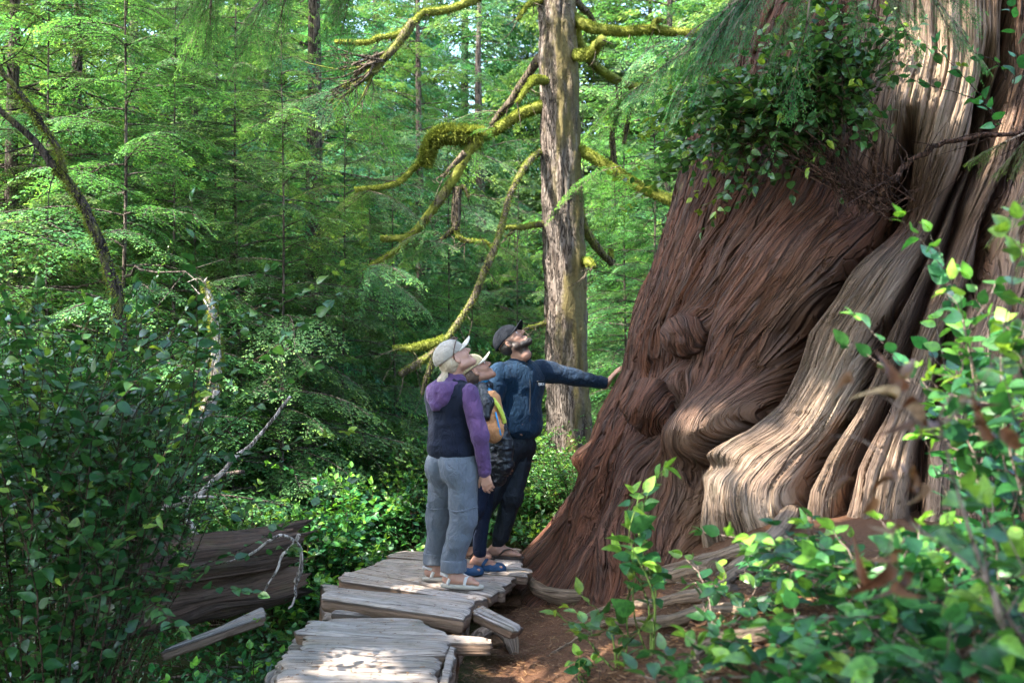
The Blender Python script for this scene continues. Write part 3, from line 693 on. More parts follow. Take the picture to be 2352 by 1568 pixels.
# ================================================================ conifers
def spray(seed, cedar=False, nl=13, sub=.050, ll=.024, lw=.0062, leafn=3):
    """one flat frond of unit length along +X, three orders of branching; leaflets as pointed quads"""
    r = np.random.default_rng(seed)
    B, D, Ln, Wn, tip, N = [], [], [], [], [], []
    limbs = [[(x, .02 * math.sin(x * 5 + seed), .012 * math.sin(x * 7 + seed)) for x in np.linspace(0, 1, 8)]]
    def ax(x): return np.array([x, .02 * math.sin(x * 5 + seed), .012 * math.sin(x * 7 + seed)])
    lat = []
    for i in range(nl):
        for sd in (-1, 1):
            x0 = .08 + .90 * (i + r.uniform(-.45, .45)) / nl
            if r.random() < .14: continue
            l = (.50 * math.sin(math.pi * min(1, max(.02, x0)) ** .6) ** .8 + .06) * r.uniform(.45, 1.15)
            lat.append((ax(x0), rad(r.uniform(36, 64)) * sd, l, x0))
    lat.append((ax(.86), 0.0, .16, .95))
    sag = .55 if cedar else .22
    for o, ang, l, x0 in lat:
        m = max(3, int(l / sub)); f = (np.arange(m) + r.uniform(.2, .9)) / m; d = f * l
        c, s = math.cos(ang), math.sin(ang); wob = r.uniform(-.12, .12)
        def pt(dd): return np.stack([o[0] + c * dd + .2 * dd * dd, o[1] + s * dd * (1 - .12 * dd / l) + wob * dd * dd, o[2] - sag * dd * dd / .3 + .0 * dd], -1)
        limbs.append(list(map(tuple, pt(np.array([0, l * .5, l * .95])))))
        P0 = pt(d)
        for s2 in (-1, 1):
            keep = r.random(m) > .10
            sl = (.085 * (1 - .65 * f) + .02) * r.uniform(.6, 1.2, m) * (.6 + .9 * min(l, .4) / .4)
            a2 = ang * .85 + s2 * np.deg2rad(r.uniform(35, 62, m)); dz = r.uniform(-.22, .10, m) - (1.3 if cedar else .35) * f
            DD = nrm(np.stack([np.cos(a2), np.sin(a2), dz], -1))
            for q in range(leafn):
                g = (q + .5 * r.random(m)) / leafn
                bq = P0 + DD * (sl * g)[:, None]; bq[:, 2] -= (.9 if cedar else .3) * (sl * g) ** 2 / .1
                for s3 in ((-1, 1) if q < leafn - 1 else (0,)):
                    a3 = a2 + s3 * np.deg2rad(r.uniform(32, 55, m))
                    dd = nrm(np.stack([np.cos(a3), np.sin(a3), dz + r.uniform(-.2, .2, m)], -1))
                    k = keep
                    B.append(bq[k]); D.append(dd[k]); Ln.append((ll * r.uniform(.7, 1.3, m) * (1.1 - .3 * g))[k]); Wn.append((lw * r.uniform(.75, 1.3, m))[k])
                    tip.append((sstep(.55, 1.0, g * .45 + f * .62 + r.uniform(-.12, .12, m)) * sstep(.15, .55, x0))[k])
                    N.append(np.stack([r.uniform(-.4, .4, m), r.uniform(-.4, .4, m), np.ones(m)], -1)[k])
    B, D, N = np.concatenate(B), nrm(np.concatenate(D)), nrm(np.concatenate(N))
    Ln, Wn, tip = np.concatenate(Ln), np.concatenate(Wn), np.concatenate(tip)
    S = nrm(np.cross(D, N)) * Wn[:, None]; E = D * Ln[:, None]
    V = np.stack([B, B + E * .5 - S, B + E, B + E * .5 + S], 1)
    return V, tip, r.uniform(0, 1, len(B)), limbs
SPR_H = [spray(200 + k) for k in range(5)]
SPR_C = [spray(300 + k, True, 12, .050, .028, .0058) for k in range(4)]
SPR_F = [spray(400 + k, False, 11, .075, .050, .014, 2) for k in range(4)]      # coarser, for far trees
def put_spray(sp, L, org, azm, elev, bend, roll=0.0, wid=1.0):
    V, tip, tint, limbs = sp
    def tf(Q):
        Q = np.asarray(Q, dtype=float) * [L, L * wid, L]
        Q = Q.copy(); c, s = math.cos(roll), math.sin(roll)
        y, z = Q[..., 1].copy(), Q[..., 2].copy(); Q[..., 1] = c * y - s * z; Q[..., 2] = s * y + c * z
        Q[..., 2] += Q[..., 0] * math.tan(elev) - bend * Q[..., 0] ** 2 / max(L, .1)
        c, s = math.cos(azm), math.sin(azm)
        x, y = Q[..., 0].copy(), Q[..., 1].copy(); Q[..., 0] = c * x - s * y; Q[..., 1] = s * x + c * y
        return Q + org
    return tf(V), [tf(l) for l in limbs]
def quads(V): return np.arange(len(V) * 4).reshape(-1, 4)
def add_sp(fol, wood, sp, L, org, azm, elev, bend, roll=0, wid=1.0, wr=.006, tipk=1.0, limbs=True):
    V, lb = put_spray(sp, L, org, azm, elev, bend, roll, wid)
    fol.add(V.reshape(-1, 3), quads(V), tint=np.repeat(sp[2], 4), tip=np.repeat(sp[1] * tipk, 4))
    if limbs and wood is not None:
        for k, l in enumerate(lb[::1 if L < 1 else 2]):
            w = wr * (1 if k == 0 else .35)
            T = tube(l, np.linspace(w, w * .3, len(l)), 4, cap=False); wood.add(T[0], T[1], moss=np.full(len(T[0]), .2))
def conifer(name, seed, height, r0, nb, lmax, sprs, lo=.5, dead=14, elev0=.15, bend=(.25, .5), mat='hemlock', tipk=1.0, limb_lod=1, one_side=None):
    """template meshes: trunk with limbs, crown"""
    r = np.random.default_rng(seed)
    tr, fol = MB(), MB()
    zt = np.linspace(-.4, height, 24)
    pts = np.stack([.06 * height / 10 * fb2(zt * .25, 0 * zt, seed, 2), .06 * height / 10 * fb2(zt * .25, 0 * zt + 9, seed, 2), zt], -1)
    rr = r0 * (1 - zt.clip(0) / height * .92) * (1 + .5 * np.exp(-zt.clip(0) / .35))
    V, Q, T = tube(pts, rr, 12, rough=.10, seed=seed); tr.add(V, Q, T, moss=np.full(len(V), .35))
    for k in range(nb):
        f = (k + r.uniform(0, 1)) / nb; z = lo + (height - lo) * f ** 1.05
        L = lmax * (1 - .80 * f) * r.uniform(.6, 1.12) * (.55 + .45 * sstep(0, .12, f)); az_ = k * 2.39996 + r.uniform(-.4, .4)
        rt = float(np.interp(z, zt, rr))
        org = np.array([np.interp(z, zt, pts[:, 0]) + rt * .7 * math.cos(az_), np.interp(z, zt, pts[:, 1]) + rt * .7 * math.sin(az_), z])
        add_sp(fol, tr if limb_lod else None, sprs[r.integers(len(sprs))], L, org, az_, elev0 + r.uniform(-.2, .22) + .35 * f, r.uniform(*bend), r.uniform(-.25, .25), r.uniform(.8, 1.15), .004 + .006 * L, tipk * r.uniform(.3, 1.0))
    for k in range(dead):
        z = r.uniform(.3, height * .45); a = r.uniform(0, 6.28); L = r.uniform(.6, 1.7); e = r.uniform(-.25, .25)
        q = np.array([[0, 0, z], [math.cos(a) * L * .5, math.sin(a) * L * .5, z + e * L * .4], [math.cos(a + .2) * L, math.sin(a + .2) * L, z + e * L * .3 - .15]])
        q = smoothpath(q, 7) + r.normal(0, .02, (7, 3)); T = tube(q, np.linspace(.016, .003, 7), 4, cap=False); tr.add(T[0], T[1], moss=np.full(len(T[0]), r.uniform(0, .6)))
        for s in range(3):
            b = q[r.integers(2, 6)]; e2 = b + r.normal(0, .22, 3); T = tube(smoothpath([b, e2], 3), np.linspace(.005, .002, 3), 3, cap=False); tr.add(T[0], T[1], moss=np.full(len(T[0]), .1))
    root = empty(name, (0, 0, 0))
    o = bpy.data.objects.new('trunk', tr.mesh('trunk', M['hbark'])); COL.objects.link(o); o.parent = root
    o = bpy.data.objects.new('crown', fol.mesh('crown', M[mat], smooth=False)); COL.objects.link(o); o.parent = root
    return root
TPL = {
    'sap': conifer('hemlock_tree', 1, 6.8, .028, 74, 1.95, SPR_H, .3, 10, .10, (.18, .45)),
    'hemA': conifer('hemlock_tree', 2, 12.0, .10, 118, 3.1, SPR_H, .3, 22, .05, (.15, .40)),
    'cedA': conifer('cedar_tree', 4, 12.0, .17, 84, 2.9, SPR_C, .5, 16, -.05, (.1, .35), 'cedar_leaf', .8),
    'far': conifer('hemlock_tree', 5, 15.0, .10, 200, 3.5, SPR_F, .3, 12, .05, mat='hemlock_painted_sun'),
    'farC': conifer('cedar_tree', 6, 17.0, .16, 190, 3.5, SPR_F, .3, 12, -.1, (.2, .5), 'cedar_leaf', .7)}
used = set()
def tree(kind, x, Y, label, group=None, sc=1.0, rz=None, zoff=0.0, cat='tree'):
    X = (x - CX) / F * Y; rz = random.uniform(0, 6.28) if rz is None else rz
    loc = (X, Y, float(hgt(X, Y)) - .1 + zoff)
    t = TPL[kind]
    if kind in used: o = copy_thing(t, loc, rz, sc)
    else:
        o = t; used.add(kind); o.location = loc; o.rotation_euler = (0, 0, rz); o.scale = (sc, sc, sc)
    return tag(o, label, cat, group)
GB = 'background conifers'
tree('sap', 283, 8.6, 'slender young hemlock with layered bright-tipped sprays, behind the dark bush on the left', sc=1.0)
tree('hemA', 182, 11.5, 'hemlock with a thick dark trunk behind the slender young hemlock on the left', sc=.95)
tree('sap', 545, 10.4, 'small bright hemlock behind the broken mossy snag', sc=1.0)
tree('cedA', 715, 13.0, 'dark drooping cedar between the broken snag and the woman in the fleece vest', sc=.95)
tree('hemA', 40, 10.0, 'hemlock at the left edge of the photo with dim layered sprays', sc=.9)
for x_, Y_, sc_, lb_ in ((400, 9.8, .9, 'young hemlock directly left of the broken mossy snag'), (648, 9.4, .82, 'young hemlock with bright tips right of the broken mossy snag'), (790, 11.5, .8, 'young hemlock between the dark drooping cedar and the hanging mossy limbs'), (110, 9.2, .95, 'young hemlock behind the two leaning mossy stems'), (905, 12.8, .75, 'low young hemlock under the hanging mossy limbs'), (1030, 13.5, .8, 'young hemlock behind the beige cap of the woman in the vest'), (1500, 11.8, .85, 'young hemlock with pale sprays close beside the left flank of the giant cedar'), (1340, 13.5, .8, 'young hemlock directly behind the mossy trunk'), (500, 12.2, .95, 'taller young hemlock in the shade behind the broken mossy snag')):
    tree('sap', x_, Y_, lb_, sc=sc_)
tree('hemA', 440, 14.5, 'hemlock standing back between the slender young hemlock and the dark cedar', sc=1.0)
tree('sap', 850, 14.5, 'young hemlock in the gloom behind the bleached slanting stick', sc=.8)
tree('hemA', 960, 18.5, 'tall hemlock behind the hanging mossy limbs left of the mossy trunk', sc=1.05)
tree('sap', 1435, 12.8, 'young hemlock with pale sprays between the mossy trunk and the giant cedar', sc=.85)
tree('sap', 1190, 15.0, 'young hemlock behind the capped man\'s head', sc=.75)
tree('hemA', 1530, 16.0, 'hemlock behind the right-hand limbs of the mossy trunk', sc=1.0)
tree('cedA', 1105, 21.0, 'drooping cedar far behind the three people', sc=1.0)
tree('hemA', 610, 19.0, 'hemlock showing its upper sprays above the dark drooping cedar', sc=1.1)
tree('cedA', 300, 17.5, 'drooping cedar deep in the wood behind the left hemlocks', sc=1.05)
FL = 'hemlock or cedar of the sunlit wood far behind the people'
k = 0
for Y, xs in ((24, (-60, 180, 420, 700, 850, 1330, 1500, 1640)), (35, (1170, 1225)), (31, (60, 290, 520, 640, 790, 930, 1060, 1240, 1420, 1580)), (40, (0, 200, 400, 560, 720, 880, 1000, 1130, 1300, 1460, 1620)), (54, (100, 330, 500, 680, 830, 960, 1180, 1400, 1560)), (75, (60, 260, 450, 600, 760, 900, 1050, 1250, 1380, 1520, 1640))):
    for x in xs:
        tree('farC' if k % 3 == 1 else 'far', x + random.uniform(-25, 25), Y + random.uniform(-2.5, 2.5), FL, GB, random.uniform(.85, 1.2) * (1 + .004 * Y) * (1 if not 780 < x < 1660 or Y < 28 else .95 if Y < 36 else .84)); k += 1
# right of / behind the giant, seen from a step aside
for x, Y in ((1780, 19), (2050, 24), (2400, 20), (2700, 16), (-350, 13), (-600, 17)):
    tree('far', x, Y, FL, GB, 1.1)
# ================================================================ broad leaves
def leaf_tpl(rows=(0, .10, .30, .55, .80, 1.0), hw=(.03, .20, .315, .29, .15, .0), fold=.22, curl=.22):
    V, Q, T = [], [], []
    for y, w in zip(rows, hw):
        z = -curl * y * y
        V += [(-w, y, z + fold * w), (0, y, z), (w, y, z + fold * w)]
    for r in range(len(rows) - 1):
        a = r * 3; Q += [(a, a + 1, a + 4, a + 3), (a + 1, a + 2, a + 5, a + 4)]
    return np.array(V, dtype=float), np.array(Q)
LT = leaf_tpl(); LT2 = leaf_tpl(fold=.35, curl=.05); LTS = leaf_tpl((0, .3, .7, 1), (.02, .26, .24, 0), .15, .15)
LTD = leaf_tpl(hw=(.03, .16, .22, .20, .11, 0), fold=.9, curl=.8)
class Leaves:
    def __init__(s): s.p, s.d, s.u, s.z, s.t, s.k = [], [], [], [], [], []
    def add(s, p, d, u, z, t, k=0.0):
        s.p.append(p); s.d.append(d); s.u.append(u); s.z.append(z); s.t.append(t); s.k.append(k)
    def build(s, name, m, parent=None, tpl=None, label=None, aspect=1.0):
        V0, Q0 = tpl or LT
        p, d, u = np.array(s.p), nrm(np.array(s.d)), np.array(s.u)
        sd = nrm(np.cross(d, u)); n = np.cross(sd, d); z = np.array(s.z)[:, None, None]
        r = np.random.default_rng(len(p)); w = r.uniform(.85, 1.15, (len(p), 1, 1)) * aspect; cz = r.uniform(.2, 1.8, (len(p), 1, 1))
        V = p[:, None, :] + z * (V0[None, :, :1] * w * sd[:, None, :] + V0[None, :, 1:2] * d[:, None, :] + V0[None, :, 2:3] * cz * n[:, None, :])
        k = len(V0); Q = (Q0[None] + np.arange(len(p))[:, None, None] * k).reshape(-1, Q0.shape[1])
        return mk(name, V.reshape(-1, 3), Q, m, parent, {'tint': np.repeat(s.t, k), 'tip': np.repeat(s.k, k)}, smooth=True)
def stem_leaves(lv, wood, path, size, every, r, rad0=.004, start=.25, upn=.75, tipb=.5, moss=0.0, tint=(.1, .9), sides=5, endfan=True, zig=.012):
    """a woody stem with alternate leaves; new leaves at its end are paler"""
    n = max(8, int(len(path) * 4)); q = smoothpath(path, n)
    L = np.concatenate([[0], np.cumsum(np.linalg.norm(np.diff(q, axis=0), axis=1))]); tot = L[-1]
    q = q + r.normal(0, zig * .4, q.shape) * np.linspace(0, 1, n)[:, None]
    V, Q, T = tube(q, np.linspace(rad0, rad0 * .35, n), sides, cap=False); wood.add(V, Q, moss=np.full(len(V), moss))
    s = tot * start; i = 0
    young = r.random() < tipb
    while s <= tot + 1e-6:
        f = s / tot; b = np.array([np.interp(s, L, q[:, c]) for c in range(3)]); b2 = np.array([np.interp(min(tot, s + .02), L, q[:, c]) for c in range(3)])
        t = nrm(b2 - b + 1e-6); sd = nrm(np.cross(t, [0, 0, 1.0]) + 1e-6) * (1 if i % 2 else -1)
        d = nrm(sd * r.uniform(.5, 1.1) + t * r.uniform(.35, .9) + np.array([0, 0, r.uniform(-.35, .25)]) + r.normal(0, .18, 3))
        u = nrm(np.array([0, 0, 1.0]) * upn + r.normal(0, .42, 3))
        sz = size * r.uniform(.6, 1.15) * (1 - .35 * sstep(.8, 1, f))
        tk = float(sstep(.72, 1.0, f) * r.uniform(.5, 1.0)) if young else 0.0
        lv.add(b + d * sz * .06, d, u, sz, r.uniform(*tint), tk)
        s += every * r.uniform(.6, 1.4); i += 1
    if endfan:
        t = nrm(q[-1] - q[-3])
        for k in range(2): lv.add(q[-1], nrm(t + r.normal(0, .4, 3)), nrm(np.array([0, 0, .6]) + r.normal(0, .4, 3)), size * r.uniform(.5, .85), r.uniform(.4, 1), r.uniform(.4, 1) if young else 0)
def shrub(name, base, label, nst, h, spread, size, every, seed, mat='salal', wood='redtwig', lean=(0, 0), rad0=.005, tipb=.5, tint=(.1, .9), tpl=None, cat='shrub', group=None, sub=2, start=.25, upn=.75, gr=.12):
    r = np.random.default_rng(seed); base = np.asarray(base, dtype=float)
    lv, wd = Leaves(), MB()
    for k in range(nst):
        a = r.uniform(0, 6.28); q = r.uniform(.15, 1) ** .6; hh = h * r.uniform(.6, 1.08) * (1 - .25 * q)
        b = base + np.array([math.cos(a), math.sin(a), 0]) * gr * spread * r.uniform(.2, 1); e = base + np.array([math.cos(a) * spread * q + lean[0], math.sin(a) * spread * q + lean[1], hh])
        mid = b * .45 + e * .55 + np.array([0, 0, .16 * hh]) + r.normal(0, .05 * h, 3)
        stem_leaves(lv, wd, [b, (b + mid) / 2 + r.normal(0, .02, 3), mid, e], size, every, r, rad0, start, upn, tipb, tint=tint)
        for s in range(sub):
            f = r.uniform(.35, .85); o = b * (1 - f) + e * f + np.array([0, 0, .12 * hh]); o = mid * .5 + o * .5
            e2 = o + np.array([r.normal(0, .5) * spread, r.normal(0, .5) * spread, r.uniform(-.05, .35) * h])
            stem_leaves(lv, wd, [o, (o + e2) / 2 + r.normal(0, .03, 3), e2], size * .92, every, r, rad0 * .6, .1, upn, tipb, tint=tint)
    root = empty(name, base, label, cat, group)
    wd.build('stem', M[wood], root); lv.build('foliage', M[mat], root, tpl)
    return root
# ---- the shrubs: label, picture point of the base, depth
def base_at(x, Y, dz=-.02):
    X = (x - CX) / F * Y; return np.array([X, Y, float(hgt(X, Y)) + dz])
# left thicket
shrub('evergreen_shrub', base_at(110, 4.7), 'big dark evergreen shrub filling the left edge below the leaning mossy stems', 48, 2.85, .85, .080, .044, 501, 'salal', tipb=.25, tint=(.15, .85), sub=3)
shrub('evergreen_shrub', base_at(235, 7.0), 'dark leafy shrub right of the big evergreen shrub, left of the broken snag', 40, 2.35, .72, .088, .048, 502, 'salal', tipb=.3, tint=(.2, .9), lean=(.15, 0), sub=3)
shrub('huckleberry_bush', base_at(60, 5.4), 'fine-leaved dark huckleberry bush at the far left behind the big evergreen shrub', 44, 2.8, .9, .030, .013, 503, 'huckle', tpl=LTS, tipb=.3, tint=(0, .6), sub=4)
shrub('huckleberry_bush', base_at(200, 5.4), 'small-leaved huckleberry bush growing up through the dark evergreen shrubs', 34, 2.6, .8, .028, .013, 504, 'huckle', tpl=LTS, tipb=.4, tint=(.1, .7), sub=4)
# sunny salal behind the log
for k, (x, Y, h, s, lab) in enumerate((
    (620, 7.6, 1.1, .55, 'sunlit salal shrub with pale new leaves behind the middle of the fallen log'), (740, 8.0, 1.2, .5, 'sunlit salal shrub rising right of the bleached slanting stick'),
    (500, 8.0, 1.05, .55, 'salal shrub behind the left half of the fallen log'), (830, 8.6, 1.15, .5, 'bright salal shrub left of the woman in the fleece vest'),
    (390, 8.4, .75, .6, 'shaded salal shrub behind the curved grey branches'), (900, 7.9, .42, .42, 'low salal shrub beside the far left corner of the deck'),
    (700, 7.35, .55, .4, 'low salal shrub over the right end of the fallen log'), (800, 7.3, .4, .35, 'low salal shrub by the ferns left of the deck'))):
    shrub('salal_shrub', base_at(x, Y, .05), lab, 22, h, s, .082, .045, 520 + k, tipb=.75, tint=(.35, 1), sub=2)
# gully shrubs in front of the log
for k, (x, Y, h, s, ns, lab) in enumerate((
    (570, 5.7, .55, .18, 8, 'upright leafy shoots in front of the fallen log'), (660, 6.3, .5, .28, 10, 'dark salal at the right end of the fallen log'),
    (400, 5.3, .6, .3, 11, 'dark salal in front of the left end of the fallen log'), (590, 5.2, .3, .3, 10, 'low dark salal between the split slab and the near planks'),
    (230, 4.7, .5, .35, 10, 'shaded salal in the dark lower left corner'), (480, 4.35, .30, .14, 5, 'small fresh green salal seedling at the bottom edge left of the near planks'), (370, 4.6, .4, .3, 10, 'sparse dark salal left of the fresh green seedling'), (90, 4.3, .55, .35, 12, 'nearly black leafy shrub in the bottom left corner'))):
    shrub('salal_shrub', base_at(x, Y), lab, ns, h, s, .075, .05, 540 + k, tipb=.35 if k != 5 else 1, tint=(.1, .7) if k != 5 else (.5, 1), sub=1)
# behind the deck and people
for k, (x, Y, h, s, lab) in enumerate((
    (960, 9.2, .85, .6, 'leafy salal shrub behind the woman in the fleece vest'), (1215, 9.0, .75, .5, 'salal shrub seen between the man\'s legs and the giant cedar'), (1280, 9.4, .95, .5, 'bright shrub at the foot of the mossy trunk'),
    (1110, 9.6, .8, .6, 'salal shrub behind the legs of the three people'), (1240, 8.4, .42, .32, 'low leafy shrub beside the left root of the giant cedar'))):
    shrub('salal_shrub', base_at(x, Y), lab, 22, h, s, .068, .04, 560 + k, tipb=.7, tint=(.3, 1), sub=2)
for k, (x, Y, h, lab) in enumerate(((1000, 10.4, 1.15, 'fine-leaved bright huckleberry bush behind the woman in the fleece vest'), (1330, 8.9, 1.0, 'feathery huckleberry bush between the mossy trunk and the giant cedar'), (1200, 10.8, 1.2, 'fine-leaved bush left of the foot of the mossy trunk'), (860, 10.8, 1.2, 'fine-leaved bush in the gloom left of the three people'), (700, 11.0, 1.1, 'fine-leaved bush behind the sunlit salal'), (560, 10.2, 1.0, 'fine-leaved bush behind the broken snag'))):
    shrub('huckleberry_bush', base_at(x, Y), lab, 46, h, .8, .034, .016, 580 + k, 'huckle', tpl=LTS, tipb=.7, tint=(.3, 1), sub=4)
# right foreground
FGR = [
    (1500, 3.75, .74, .20, 5, .110, 'upright salal shoots with pale whorled leaves before the red root of the giant cedar'),
    (1420, 3.95, .46, .28, 4, .085, 'sparse pale salal sprig left of the upright shoots, before the red root'),
    (1640, 3.55, .30, .26, 4, .088, 'salal clump in front of the pale sunlit root'),
    (1800, 3.75, .24, .30, 4, .080, 'low salal clump between the pale root and the foreground thicket'),
    (1950, 3.40, .34, .34, 7, .082, 'salal clump under the brown dead leaves'),
    (1600, 2.90, .12, .22, 4, .080, 'low salal at the bottom edge in front of the thin bare roots'),
    (1750, 2.75, .17, .26, 5, .082, 'leafy salal at the bottom edge left of the blurred thicket'),
    (1880, 2.50, .24, .28, 7, .085, 'dense salal at the bottom edge of the foreground thicket'),
    (2040, 2.90, .44, .36, 10, .084, 'salal thicket below the blurred pale dead twig'),
    (2140, 2.50, .46, .40, 13, .088, 'dark glossy salal in the middle of the right foreground thicket'),
    (2290, 3.10, 1.18, .38, 16, .088, 'tall salal rising against the pale flutes at the right'),
    (2420, 2.60, 1.30, .34, 15, .088, 'tall sunlit salal at the right edge of the photo'),
    (2260, 2.05, .34, .30, 11, .086, 'blurred close salal in the bottom right corner'),
    (2090, 2.05, .20, .26, 9, .085, 'blurred close salal at the bottom edge right of the dense salal'),
    (2440, 2.00, .62, .22, 10, .09, 'very close blurred salal leaves at the right edge'),
    (2750, 3.00, .8, .5, 14, .09, 'salal shrub just beyond the right edge of the photo'), (3150, 3.3, .7, .5, 14, .09, 'salal shrub well beyond the right edge of the photo'),
    (1345, 4.15, .17, .06, 2, .075, 'single small pale shoot standing alone on the bare soil at the bottom')]
for k, (x, Y, h, s, ns, sz, lab) in enumerate(FGR):
    shrub('salal_shrub', base_at(x, Y), lab, ns, h, s, sz * .95, sz * .55, 600 + k, wood='greenstem' if k in (0, 1, 17) else 'twig', tipb=.85 if k in (0, 1, 11, 10, 17) else .55, tint=(.45, 1) if k in (0, 1, 17) else (.1, 1), sub=1 if k < 2 or k == 17 else 2, rad0=.0045, start=.42 if k == 0 else .2)
# ================================================================ shrub growing out of the giant's cavity
def hanging_shrub():
    r = np.random.default_rng(77); lv, wd = Leaves(), MB()
    o, _ = surf(2010, 490)
    root = empty('salal_shrub', o, 'dark glossy shrub growing out of the hollow high on the giant cedar', 'shrub')
    def at(x, y, off): p, n = surf(x, y); return p + n * off
    for k in range(74):
        u = r.random()
        x = 2060 - 480 * u ** .8 + r.normal(0, 45); y = 60 + 330 * (u ** 1.3) + r.uniform(-90, 120)
        y = min(max(y, -40), 500); off = r.uniform(.10, .45)
        st = at(2000 + r.normal(0, 45), 470 + r.normal(0, 22), .02)
        m1 = at(1985 + r.normal(0, 50) - 60 * u, 400 - 60 * (1 - u) + r.normal(0, 30), .22 + off * .3)
        m2 = at((x + 2000) / 2 + r.normal(0, 30), (y + 330) / 2 - 40 * u + r.normal(0, 25), off + .12)
        e = at(x, y, off)
        stem_leaves(lv, wd, [st, m1, m2, e], .074, .046, r, .0034, .36, .55, .3, tint=(.15, 1))
        for s in range(4):
            f = r.uniform(-.25, .6); b = m2 * (1 - f) + e * f if f > 0 else m1 * -f * 2 + m2 * (1 + f * 2); e2 = b + np.array([r.normal(-.08, .16), r.normal(-.04, .1), r.normal(-.02, .16)])
            stem_leaves(lv, wd, [b, (b + e2) / 2 + r.normal(0, .02, 3), e2], .072, .044, r, .003, .1, .55, .3, tint=(.15, 1))
    for k in range(10):     # bare thin twigs
        st = at(2010 + r.normal(0, 25), 480 + r.normal(0, 12), .02); a = r.uniform(-1.9, 1.9)
        e = at(2000 + 240 * math.sin(a) * r.uniform(.4, 1), 470 - 240 * math.cos(a) * r.uniform(.3, 1), r.uniform(.1, .35))
        q = smoothpath([st, st * .5 + e * .5 + r.normal(0, .05, 3) + (0, -.06, 0), e], 12) + r.normal(0, .006, (12, 3))
        T = tube(q, np.linspace(.004, .001, 12), 4, cap=False); wd.add(T[0], T[1], moss=np.zeros(len(T[0])))
    # trailing sprigs that hang lower on the bark
    for pts in ([(2050, 60), (2100, 110), (2160, 150), (2200, 170)], [(1950, 20), (2010, 60), (2080, 80)], [(1650, 120), (1620, 180), (1600, 240), (1590, 300)], [(1720, 60), (1680, 120), (1650, 200)], [(1900, -20), (1960, 60), (1990, 140)], [(1820, 300), (1790, 360), (1740, 400)], [(1760, 420), (1740, 470), (1690, 500), (1650, 545)], [(1880, 380), (1850, 400), (1800, 430), (1750, 445)], [(1700, 300), (1650, 340), (1610, 330), (1590, 310)], [(1700, 180), (1640, 260), (1610, 340), (1585, 380)], [(1850, 360), (1840, 390), (1880, 410), (1900, 420)]):
        stem_leaves(lv, wd, [at(x, y, .14) for x, y in pts], .07, .05, r, .003, .15, .5, .6, tint=(.3, 1))
    wd.build('stem', M['redtwig'], root); lv.build('foliage', M['salal'], root)
    # second small one on the right
    root = empty('salal_shrub', surf(2260, 300)[0], 'small sprigs of dark leaves on the giant cedar in the upper right corner', 'shrub'); lv, wd = Leaves(), MB()
    for pts in ([(2290, 300), (2250, 270), (2160, 250), (2100, 240)], [(2280, 290), (2240, 250), (2180, 200), (2150, 165)], [(2300, 280), (2310, 200), (2300, 120), (2270, 70)], [(2320, 260), (2330, 180), (2345, 110), (2340, 60)], [(2290, 290), (2270, 320), (2250, 300), (2230, 290)], [(2300, 200), (2280, 190), (2250, 185), (2215, 190)]):
        stem_leaves(lv, wd, [at(x, y, .10 + .1 * i) for i, (x, y) in enumerate(pts)], .08, .055, r, .004, .25, .6, .3, tint=(.2, .9))
    wd.build('stem', M['redtwig'], root); lv.build('foliage', M['salal'], root)
    mbk = MB()
    p = [at(2000, 480, .05), at(2045, 445, .12), at(2105, 385, .16), at(2200, 348, .2), at(2380, 335, .25)]
    q = smoothpath(p, 30) + r.normal(0, .006, (30, 3)); V, Q, T = tube(q, np.linspace(.022, .010, 30), 7, rough=.2); mbk.add(V, Q, T, moss=np.full(len(V), .2))
    for s in range(14):
        b = q[r.integers(8, 28)]; e = b + r.normal(0, .13, 3); T = tube(smoothpath([b, (b + e) / 2 + r.normal(0, .02, 3), e], 6), np.linspace(.004, .0015, 6), 4, cap=False); mbk.add(T[0], T[1], moss=np.zeros(len(T[0])))
    tag(mbk.build('bare_branch', M['redtwig']), 'bare brown branch running right from the hollow of the giant cedar', 'branch')
hanging_shrub()
# cedar sprays hanging in from above
def hang_sprays(name, items, label, mat, seed, spr, Yd, tipk=.6):
    r = np.random.default_rng(seed); fol, wd = MB(), MB(); allp = []
    for (x, y), (x2, y2), L, n in items:
        a = P(x, y, Yd); b = P(x2, y2, Yd + .1); q = smoothpath([a, a * .5 + b * .5 + (0, 0, .05), b], 10)
        T = tube(q, np.linspace(.010, .003, 10), 5, cap=False); wd.add(T[0], T[1], moss=np.full(len(T[0]), .1))
        dirv = b - a
        for k in range(n):
            f = (k + .6) / n; o = q[int(f * 9)]; azm = math.atan2(dirv[1], dirv[0]) + r.uniform(-.8, .8)
            add_sp(fol, wd, spr[r.integers(len(spr))], L * r.uniform(.6, 1.1), o, azm, r.uniform(-.9, -.2), r.uniform(.1, .5), r.uniform(-.9, .9), .9, .004, tipk)
    root = empty(name, P(items[0][0][0], items[0][0][1], Yd), label, 'branch')
    wd.build('limb', M['twig'], root); fol.build('foliage', M[mat], root, smooth=False)
hang_sprays('cedar_branch', [((1790, -60), (1640, 95), .34, 7), ((1760, -40), (1560, 140), .34, 7), ((1800, -80), (1720, 60), .34, 5)], 'dark feathery cedar spray hanging across the upper left edge of the giant cedar', 'cedar_leaf', 801, SPR_C, 5.0)
hang_sprays('cedar_branch', [((1950, -90), (2060, 40), .3, 4), ((2080, -80), (2180, 70), .28, 5), ((1880, -90), (1850, 70), .3, 4)], 'paler cedar sprays hanging from above in front of the giant cedar', 'cedar_leaf', 802, SPR_C, 4.8, 1.0)
hang_sprays('hemlock_branch', [((2500, 300), (2300, 330), .22, 4), ((2480, 420), (2330, 480), .22, 4)], 'bright green hemlock sprays poking in at the right edge of the photo', 'hemlock', 803, SPR_H, 4.6, 1.0)
